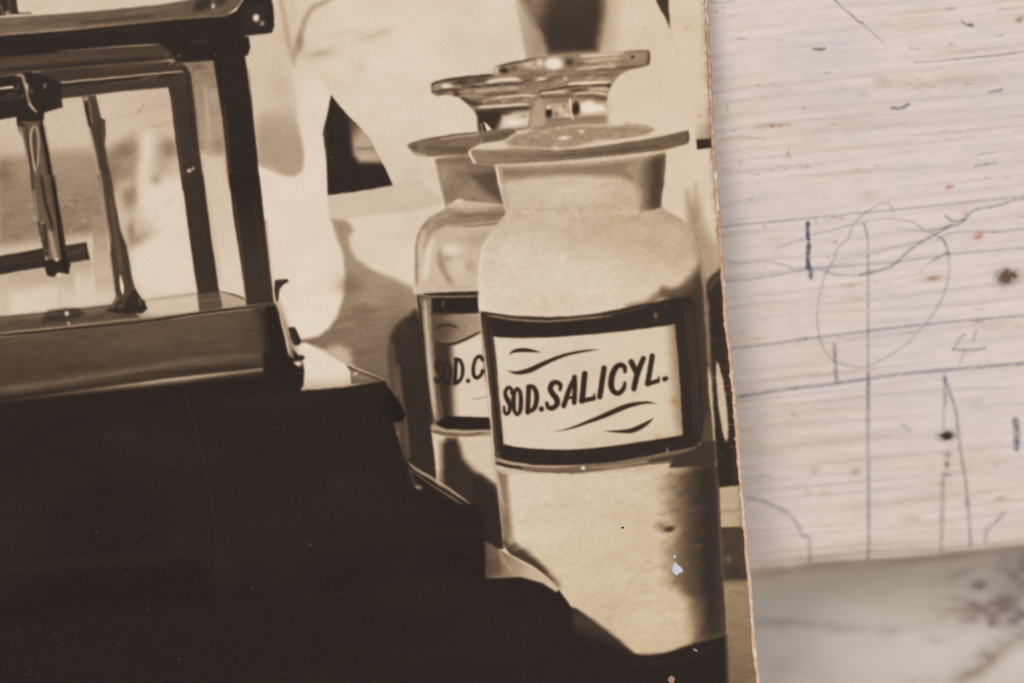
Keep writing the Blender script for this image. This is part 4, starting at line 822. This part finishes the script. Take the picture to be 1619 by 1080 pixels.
def board_surface(c, x, y):
    sl, groove, fine, mid = board_grain(x, y)
    near = np.clip((y - 250) / 500, 0, 1)
    rgb = np.empty(x.shape + (3,)); base = lin_rgb((219, 205, 196))
    rgb[:] = base
    t = 1 - .075 * groove * (1 + .25 * near) + .10 * fine + .11 * mid + .10 * fbm(x / 9, y / 5, 117, 3) + .09 * fbm(x / 34, sl / 7, 118, 2)
    t = t * (1 + .10 * fbm(x / 260, y / 200, 107, 2))
    rgb *= (1 + (t - 1) * .85)[..., None]
    # rubbed brownish wood where the paint has worn thin, ridge tops mostly
    wr = np.clip(fbm(x / 90, sl / 12, 108, 3) + fbm(x / 300, y / 200, 109, 2) * .8 - .10, 0, 1) * 1.5
    wr = np.clip(wr * .4 * (.5 + noise(x / 14, sl / 6, 119)) + np.clip((y - 700) / 260, 0, 1) * .12, 0, .6)
    rgb *= 1 - wr[..., None] * (1 - np.array([.80, .66, .52]))
    bl = np.clip(fbm(x / 120, y / 70, 110, 2) + .05, 0, .5); rgb *= 1 - bl[..., None] * (1 - np.array([.90, .92, 1.0])) * .9
    # small flecks along the grain
    fl = np.clip(noise(x / 11, sl / 3.0, 111) * noise(x / 60, sl / 14, 112) - .68, 0, 1) * 3.0
    rgb *= 1 - np.clip(fl, 0, .6)[..., None] * np.array([.45, .55, .65])
    inside = (x > c.x0) & (x < c.x0 + c.w - 2) & (y > c.y0) & (y < c.y0 + c.h - 2)
    k = np.where(inside, sample(c, c.V, x, y), 0)
    k = k * np.clip(1.15 + 1.1 * fbm(x / 4, y / 4, 113, 2) + .5 * fbm(x / 30, y / 30, 120, 2) - .25 * groove, .3, 1.5)
    k = np.clip(k, 0, .95)[..., None]
    rgb = rgb * (1 - k) + k * lin_rgb((76, 75, 88))
    for sx, sy, rx, ry, a, col in c.stains:
        m = (np.abs(x - sx) < rx * 3) & (np.abs(y - sy) < ry * 3 + 6)
        if not m.any(): continue
        X, Y = x[m], y[m]; dx = X - sx; dy = Y - sy + .07 * dx
        g = a * np.exp(-(dx / rx) ** 2 - (dy / ry) ** 2) * (.6 + 1.0 * noise(X / 5, Y / 3, 114))
        g = np.clip(g, 0, 1)[:, None]; rgb[m] *= 1 - g * (1 - np.array(col))
    z = -.075 * groove + .07 * fine + .07 * mid
    # the front edge rolls over and drops
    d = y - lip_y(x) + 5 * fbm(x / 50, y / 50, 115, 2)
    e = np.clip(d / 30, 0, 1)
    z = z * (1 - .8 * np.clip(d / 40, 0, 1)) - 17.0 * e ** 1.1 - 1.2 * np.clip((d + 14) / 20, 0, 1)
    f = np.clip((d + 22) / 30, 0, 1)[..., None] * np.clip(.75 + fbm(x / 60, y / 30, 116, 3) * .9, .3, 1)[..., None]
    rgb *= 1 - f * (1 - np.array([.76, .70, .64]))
    return rgb, z

SLOPE = math.tan(math.radians(5.2))
def board_z(y): return -.0026 - SLOPE * (y + 60) * S      # below the print's plane, falling towards the viewer's side

def through(x, y, z):
    """the point at depth z that the lattice position (x, y) of the print's plane lies over, seen from the lens"""
    k = (DIST - z) / DIST
    return (x - CX) * S * k, (CY - y) * S * k

# ================================================================ building
def spaced(a, b, step, lo, hi, grow=1.18):
    m = list(np.arange(a, b + step * .5, step)); L = []; x, s = m[0], step
    while x > lo: s *= grow; x -= s; L.append(max(x, lo))
    R = []; x, s = m[-1], step
    while x < hi: s *= grow; x += s; R.append(min(x, hi))
    return np.array(L[::-1] + m + R)

def mesh_from(name, co, faces, rgb=None, smooth=True):
    """co (n,3); faces (m,4) indices; only the used points are kept; rgb per point as colour attribute"""
    used = np.unique(faces); remap = np.zeros(len(co), np.int64); remap[used] = np.arange(len(used))
    me = bpy.data.meshes.new(name); f = remap[faces]
    me.vertices.add(len(used)); me.vertices.foreach_set('co', co[used].astype(np.float32).ravel())
    me.loops.add(f.size); me.loops.foreach_set('vertex_index', f.astype(np.int32).ravel())
    me.polygons.add(len(f)); me.polygons.foreach_set('loop_start', np.arange(0, f.size, 4, dtype=np.int32))
    me.polygons.foreach_set('use_smooth', np.full(len(f), smooth))
    me.update(calc_edges=True); me.validate()
    if rgb is not None:
        at = me.color_attributes.new('tone', 'FLOAT_COLOR', 'POINT')
        at.data.foreach_set('color', np.concatenate([rgb[used], np.ones((len(used), 1))], 1).astype(np.float32).ravel())
    return me

def grid_faces(h, w):
    i = np.arange((h - 1) * w).reshape(h - 1, w)[:, :-1]
    return np.stack([i, i + w, i + w + 1, i + 1], -1)      # normals up for x right, y down

def material(name, rough, coat=0.0, spec=.5, bump=None, attr=True, col=(.5, .5, .5, 1), varies=0.0):
    m = bpy.data.materials.new(name); m.use_nodes = True; nt = m.node_tree; b = nt.nodes['Principled BSDF']
    b.inputs['Roughness'].default_value = rough; b.inputs['Specular IOR Level'].default_value = spec
    b.inputs['Coat Weight'].default_value = coat; b.inputs['Coat Roughness'].default_value = .3
    b.inputs['Base Color'].default_value = col
    tc = nt.nodes.new('ShaderNodeTexCoord')
    src = None
    if attr:
        a = nt.nodes.new('ShaderNodeAttribute'); a.attribute_name = 'tone'; src = a.outputs['Color']
    if varies:
        n = nt.nodes.new('ShaderNodeTexNoise'); n.inputs['Scale'].default_value = 1400; n.inputs['Detail'].default_value = 4
        nt.links.new(tc.outputs['Object'], n.inputs['Vector'])
        mr = nt.nodes.new('ShaderNodeMapRange'); mr.inputs['To Min'].default_value = 1 - varies; mr.inputs['To Max'].default_value = 1 + varies
        nt.links.new(n.outputs['Fac'], mr.inputs['Value'])
        mx = nt.nodes.new('ShaderNodeVectorMath'); mx.operation = 'SCALE'
        if src: nt.links.new(src, mx.inputs[0])
        else: mx.inputs[0].default_value = col[:3]
        nt.links.new(mr.outputs['Result'], mx.inputs['Scale']); src = mx.outputs['Vector']
    if src: nt.links.new(src, b.inputs['Base Color'])
    if bump:
        n = nt.nodes.new('ShaderNodeTexNoise'); n.inputs['Scale'].default_value = bump[0]; n.inputs['Detail'].default_value = 3
        mp = nt.nodes.new('ShaderNodeMapping'); mp.inputs['Scale'].default_value = bump[2]
        nt.links.new(tc.outputs['Object'], mp.inputs['Vector']); nt.links.new(mp.outputs['Vector'], n.inputs['Vector'])
        bp = nt.nodes.new('ShaderNodeBump'); bp.inputs['Strength'].default_value = bump[1]; bp.inputs['Distance'].default_value = 5e-5
        nt.links.new(n.outputs['Fac'], bp.inputs['Height']); nt.links.new(bp.outputs['Normal'], b.inputs['Normal'])
    return m

M_print = material('aged_print_emulsion', .4, 0, .12, (2600, .12, (1, 2.2, 1)))
M_paper = material('torn_card_fibre', .9, 0, .2, (5000, .6, (1, 1, 1)), varies=.22)
M_board = material('painted_wood', .62, 0, .3, (900, .18, (1, 5, 1)))
M_table = material('smudged_table_paint', .6, 0, .3, (500, .1, (1, 1, 1)))
M_chip = material('bare_paper_flake', .8, 0, .3, (6000, .4, (1, 1, 1)), attr=False, col=(.60, .60, .66, 1), varies=.2)
M_back = material('grey_mount_card', .9, 0, .2, None, attr=False, col=(.34, .27, .20, 1), varies=.1)

def link(name, me, mat, parent=None, label=None):
    o = bpy.data.objects.new(name, me); scene.collection.objects.link(o); me.materials.append(mat)
    if parent: o.parent = parent
    else: o.matrix_world = BENCH
    if label: o['label'] = label
    return o

# ---- table far below the board's front edge
xs = spaced(1100, 1700, 4, -2600, 4600, 1.25); ys = spaced(820, 1120, 4, -1500, 4200, 1.25)
X, Y = np.meshgrid(xs, ys)
zz = np.full(X.shape, -.0255) + (Y - 1000) * -SLOPE * S * .5
px, py = through(X, Y, -.0265)
t = 1 + .16 * fbm(X / 90, Y / 40, 201) + .05 * fbm(X / 20, Y / 14, 202)
rgb = lin_rgb((203, 193, 184))[None, None] * t[..., None]
warm = np.clip(fbm(X / 160, Y / 80, 203, 2) * 2 + .3, 0, 1)[..., None]; rgb = rgb * (1 - .25 * warm * (1 - np.array([.9, .80, .70])))
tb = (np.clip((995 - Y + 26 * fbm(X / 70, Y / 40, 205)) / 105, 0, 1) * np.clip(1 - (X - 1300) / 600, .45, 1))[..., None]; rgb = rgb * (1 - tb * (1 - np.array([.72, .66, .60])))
for sx, sy, rx, ry, rot, a, col in ((1610, 925, 34, 22, -40, .6, (.58, .55, .56)), (1545, 925, 12, 7, 0, .8, (.42, .38, .40)), (1555, 968, 62, 16, -4, .75, (.52, .46, .44)), (1545, 955, 40, 10, 10, .5, (.5, .44, .42)), (1610, 972, 22, 12, -15, .9, (.40, .38, .40)), (1585, 947, 24, 7, 0, .6, (.56, .52, .54)), (1565, 985, 10, 5, 0, .6, (.45, .34, .25)),
        (1590, 1018, 44, 12, -25, .8, (.55, .48, .44)), (1545, 1055, 40, 12, -35, .7, (.58, .50, .43)), (1250, 985, 110, 9, 3, .45, (.62, .58, .60)), (1380, 995, 120, 6, 0, .25, (.7, .66, .66)), (1450, 1078, 30, 12, 0, .3, (.6, .56, .62)), (1400, 1010, 40, 16, 0, .2, (.8, .76, .8)), (1480, 1012, 14, 5, 0, .35, (.6, .55, .62)), (1240, 1050, 40, 12, -40, .2, (.75, .70, .64)), (1600, 895, 40, 22, -30, .45, (.66, .62, .62)), (1520, 905, 26, 8, -20, .35, (.6, .55, .55)), (1620, 880, 40, 30, 0, .4, (.6, .58, .64))):
    cr, sr = math.cos(math.radians(rot)), math.sin(math.radians(rot)); dx, dy = X - sx, Y - sy
    u, v = (dx * cr + dy * sr) / rx, (-dx * sr + dy * cr) / ry
    g = np.clip(a * 1.5 * np.exp(-(u * u + v * v) ** .8) * (.25 + 1.5 * noise(X / 16, Y / 9, 204)), 0, 1)[..., None]; rgb = rgb * (1 - g * (1 - np.array(col)))
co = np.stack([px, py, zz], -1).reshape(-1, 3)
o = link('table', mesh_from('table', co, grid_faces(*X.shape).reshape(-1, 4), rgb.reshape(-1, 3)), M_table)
o['kind'] = 'structure'; o['label'] = 'pale smudged tabletop in front of and below the painted board'

# ---- the painted board
cb = paint_board()
xs = spaced(1100, 1650, 1.25, -2400, 4200); ys = spaced(-25, 985, 1.25, -2600, 990)
X, Y = np.meshgrid(xs, ys)
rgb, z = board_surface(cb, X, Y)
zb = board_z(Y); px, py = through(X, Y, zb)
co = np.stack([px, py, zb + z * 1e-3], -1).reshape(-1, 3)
n = len(co); h, w = X.shape
F = grid_faces(h, w).reshape(-1, 4)
# skirt: the board's thickness at the front and sides
low = co.copy(); low[:, 2] -= .019
row = np.arange((h - 1) * w, h * w); top = np.arange(w); lf = np.arange(h) * w; rt = lf + w - 1
def wall(idx, flip):
    a, b = idx[:-1], idx[1:]; q = np.stack([a, a + n, b + n, b], -1); return q[:, ::-1] if flip else q
F2 = np.concatenate([F, wall(row, False), wall(top, True), wall(lf, True), wall(rt, False)])
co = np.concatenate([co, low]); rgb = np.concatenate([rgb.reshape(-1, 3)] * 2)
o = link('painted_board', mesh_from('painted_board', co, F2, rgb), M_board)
o['label'] = 'whitewashed ridged wooden board with pencil lines and scribbles under the old photograph'; o['category'] = 'board'

# ---- the old photograph
X0, Y0, Y1 = -480, -400, 1300
cp = paint_print(); tone = sepia(cp.V, cp.X, cp.Y)
ys = spaced(-14, 1096, 1.2, Y0, Y1, 1.3)
us = spaced(-14, 1124, 1.2, X0, 1124, 1.3); us = (us - X0) / (us[-1] - X0)
ex = edge_x(ys)
INNER = 6.0 + 2.5 * (fbm(ys / 26, ys * 0, 53, 2) + .3) + 5 * np.clip(fbm(ys / 7, ys * 0, 54, 2) - .12, 0, 1)
X = X0 + (ex - INNER)[:, None] * 0 + us[None, :] * ((ex - INNER) - X0)[:, None]
Y = np.repeat(ys[:, None], len(us), 1)
def curl(x, y): return -.0115 * np.clip((y - 1120) / 200, 0, 1) ** 2 - .0012 * np.clip((-40 - y) / 360, 0, 1) ** 2 + (fbm(x / 240, y / 200, 55, 2)) * 3.5e-4
Xm = np.abs(X); Ym = np.abs(Y); Ym = np.where(Ym > 1085, 2170 - Ym, Ym)
rgb = lin_rgb(sample(cp, tone, Xm, Ym))
# rubbed, browned margin along the worn side
d = (ex - INNER)[:, None] - X
brn = np.exp(-d / (3.6 + 5 * np.clip(fbm(Y / 30, Y * 0, 56), -.5, .5))) * np.clip(.75 + fbm(X / 6, Y / 6, 57) * 1.6, .1, 1)
lum = rgb.mean(-1)
brn = (brn * np.clip(lum * 3, .25, 1))[..., None]; rgb = rgb * (1 - .75 * brn) + .75 * brn * lin_rgb((150, 98, 56))
Z = curl(X, Y)
co = np.stack([(X - CX) * S, (CY - Y) * S, Z], -1).reshape(-1, 3); rgbf = rgb.reshape(-1, 3)
F = grid_faces(*X.shape)
pid = np.zeros(X.shape, int); ii = np.clip((Y - cp.y0).astype(int), 0, cp.h - 1); jj = np.clip((X - cp.x0).astype(int), 0, cp.w - 1)
pid = np.where((X > 0) & (Y > -6) & (Y < 1090), cp.ids[ii, jj], 0); fid = pid[:-1, :-1]

root = bpy.data.objects.new('old_photograph', None); scene.collection.objects.link(root); root.matrix_world = BENCH; root.empty_display_size = .02
root['label'] = 'old sepia photographic print of pharmacy bottles with a worn right edge, lying on the board'; root['category'] = 'photograph'
def part(name, pids, parent, label=None):
    return link(name, mesh_from(name, co, F[np.isin(fid, pids)], rgbf), M_print, parent, label)
part('picture_surface', [0], root)
part('pictured_balance', [CASE], root, 'dark laboratory balance in a glass case on a black plinth, printed at left')
b = part('pictured_bottle', [BACK], root, 'rear glass bottle lettered SOD.C, printed half hidden behind the other')
part('stopper', [BACK_STOP], b); part('bottle_label', [BACK_LAB], b)
b = part('pictured_bottle', [FRONT], root, 'large front bottle of white powder lettered SOD.SALICYL., printed at right')
part('stopper', [FRONT_STOP], b); part('bottle_label', [FRONT_LAB], b)

# worn edge: from the emulsion's torn rim over the bare card fibres and down the side of the mount
K = 7; prof = [(0, 0), (.12, -.00006), (.45, -.0001), (.8, -.00022), (1.0, -.0005), (1.02, -.0011), (.98, -.0017)]
EX = np.stack([(ex - INNER) + p[0] * INNER + (fbm(ys / 3.5, ys * 0 + k, 58, 2) * .5 if 0 < k < 5 else 0) for k, p in enumerate(prof)], 1)
EY = np.repeat(ys[:, None], K, 1)
EZ = curl(EX, EY) + np.array([p[1] for p in prof])[None] + fbm(EX / 5, EY / 3, 59, 2) * np.array([0, 2e-5, 3e-5, 4e-5, 3e-5, 3e-5, 0])[None]
t = np.clip(.45 + EY / 1600 + fbm(EX / 14, EY / 6, 60, 3) * .8, 0, 1)[..., None]
chip = np.clip(fbm(EX / 6, EY / 14, 65, 2) * 4 - .5, 0, 1)[..., None]
ecol = lin_rgb((158, 112, 76)) * (1 - t) + lin_rgb((214, 182, 156)) * t; ecol = ecol * (1 - chip) + lin_rgb((228, 214, 200)) * chip
ecol = ecol * (1 - .45 * np.exp(-((EX - (ex - INNER)[:, None]) / 1.3) ** 2) * np.clip(fbm(EX / 9, EY / 30, 66) * 3 + .6, 0, 1))[..., None]
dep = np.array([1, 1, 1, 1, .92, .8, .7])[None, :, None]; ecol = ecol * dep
eco = np.stack([(EX - CX) * S, (CY - EY) * S, EZ], -1).reshape(-1, 3)
link('worn_edge', mesh_from('worn_edge', eco, grid_faces(*EX.shape).reshape(-1, 4), ecol.reshape(-1, 3)), M_paper, root, 'frayed brown card edge, emulsion chipped away')
# the mount card's underside and other three sides
ys2 = np.linspace(Y0, Y1, 60); ex2 = np.interp(ys2, ys, EX[:, -1]); us2 = np.linspace(0, 1, 40)
BX = X0 + us2[None] * (ex2 - X0)[:, None]; BY = np.repeat(ys2[:, None], 40, 1); BZ = curl(BX, BY)
top_ = np.stack([(BX - CX) * S, (CY - BY) * S, BZ - .0001], -1).reshape(-1, 3); bot = top_.copy(); bot[:, 2] -= .0016
nb = len(top_); FB = grid_faces(60, 40).reshape(-1, 4)[:, ::-1] + nb
n = nb; row = np.arange(59 * 40, 60 * 40); tp = np.arange(40); lf = np.arange(60) * 40
FB = np.concatenate([FB, wall(row, False), wall(tp, True), wall(lf, True)])
link('mount_card', mesh_from('mount_card', np.concatenate([top_, bot]), FB), M_back, root)

def flake(name, pts, base_z, h, mat, parent):
    bm = bmesh.new(); rr = random.Random(len(pts)); cx = sum(p[0] for p in pts) / len(pts); cy = sum(p[1] for p in pts) / len(pts)
    rings = []
    for f, z in ((1, 0), (.86, h), (.5, h * 1.3), (.22, h * 1.1)):
        rings.append([bm.verts.new(P3(cx + (x - cx) * f + (rr.random() - .5) * .5, cy + (y - cy) * f + (rr.random() - .5) * .5, base_z + z * (.7 + .6 * rr.random()))) for x, y in pts])
    for a, b_ in zip(rings, rings[1:]):
        for k in range(len(pts)): bm.faces.new((a[k], b_[k], b_[(k + 1) % len(pts)], a[(k + 1) % len(pts)]))
    bm.faces.new(rings[-1][::-1]); bmesh.ops.recalc_face_normals(bm, faces=bm.faces)
    me = bpy.data.meshes.new(name); bm.to_mesh(me); bm.free(); return link(name, me, mat, parent)
v = lambda P: [(1050 + x / 4.909, 860 + y / 4.909) for x, y in P]
flake('bare_spot', v([(80, 138), (96, 152), (112, 165), (132, 178), (148, 205), (140, 222), (118, 228), (98, 248), (84, 236), (66, 225), (60, 202), (66, 176), (74, 152)]), curl(1068, 895) + 1e-5, 1.1e-4, M_chip, root)['label'] = 'small bluish white chip where the emulsion is gone'
flake('bare_spot', v([(78, 82), (92, 92), (92, 108), (80, 114), (70, 104), (70, 90)]), curl(1066, 879) + 1e-5, 8e-5, M_chip, root)
M_rust = material('rusty_scab', .8, 0, .3, (5000, .6, (1, 1, 1)), attr=False, col=(.42, .24, .15, 1), varies=.5)
flake('rust_spot', v([(32, 1040), (50, 1024), (76, 1030), (84, 1050), (78, 1072), (62, 1084), (40, 1076), (28, 1058)]), curl(1061, 1073) + 1e-5, 1.3e-4, M_rust, root)
flake('rust_spot', v([(222, 812), (238, 812), (262, 824), (256, 838), (240, 834), (226, 826)]), curl(1100, 1027) + 1e-5, 8e-5, M_rust, root)
flake('pin_hole', [(984.5 + 2.4 * math.cos(k), 834.5 + 1.9 * math.sin(k)) for k in np.arange(0, 6.2, .7)], curl(984, 834) + 1e-5, 2e-5, material('dark_pin_hole', .9, attr=False, col=(.008, .006, .005, 1)), root)
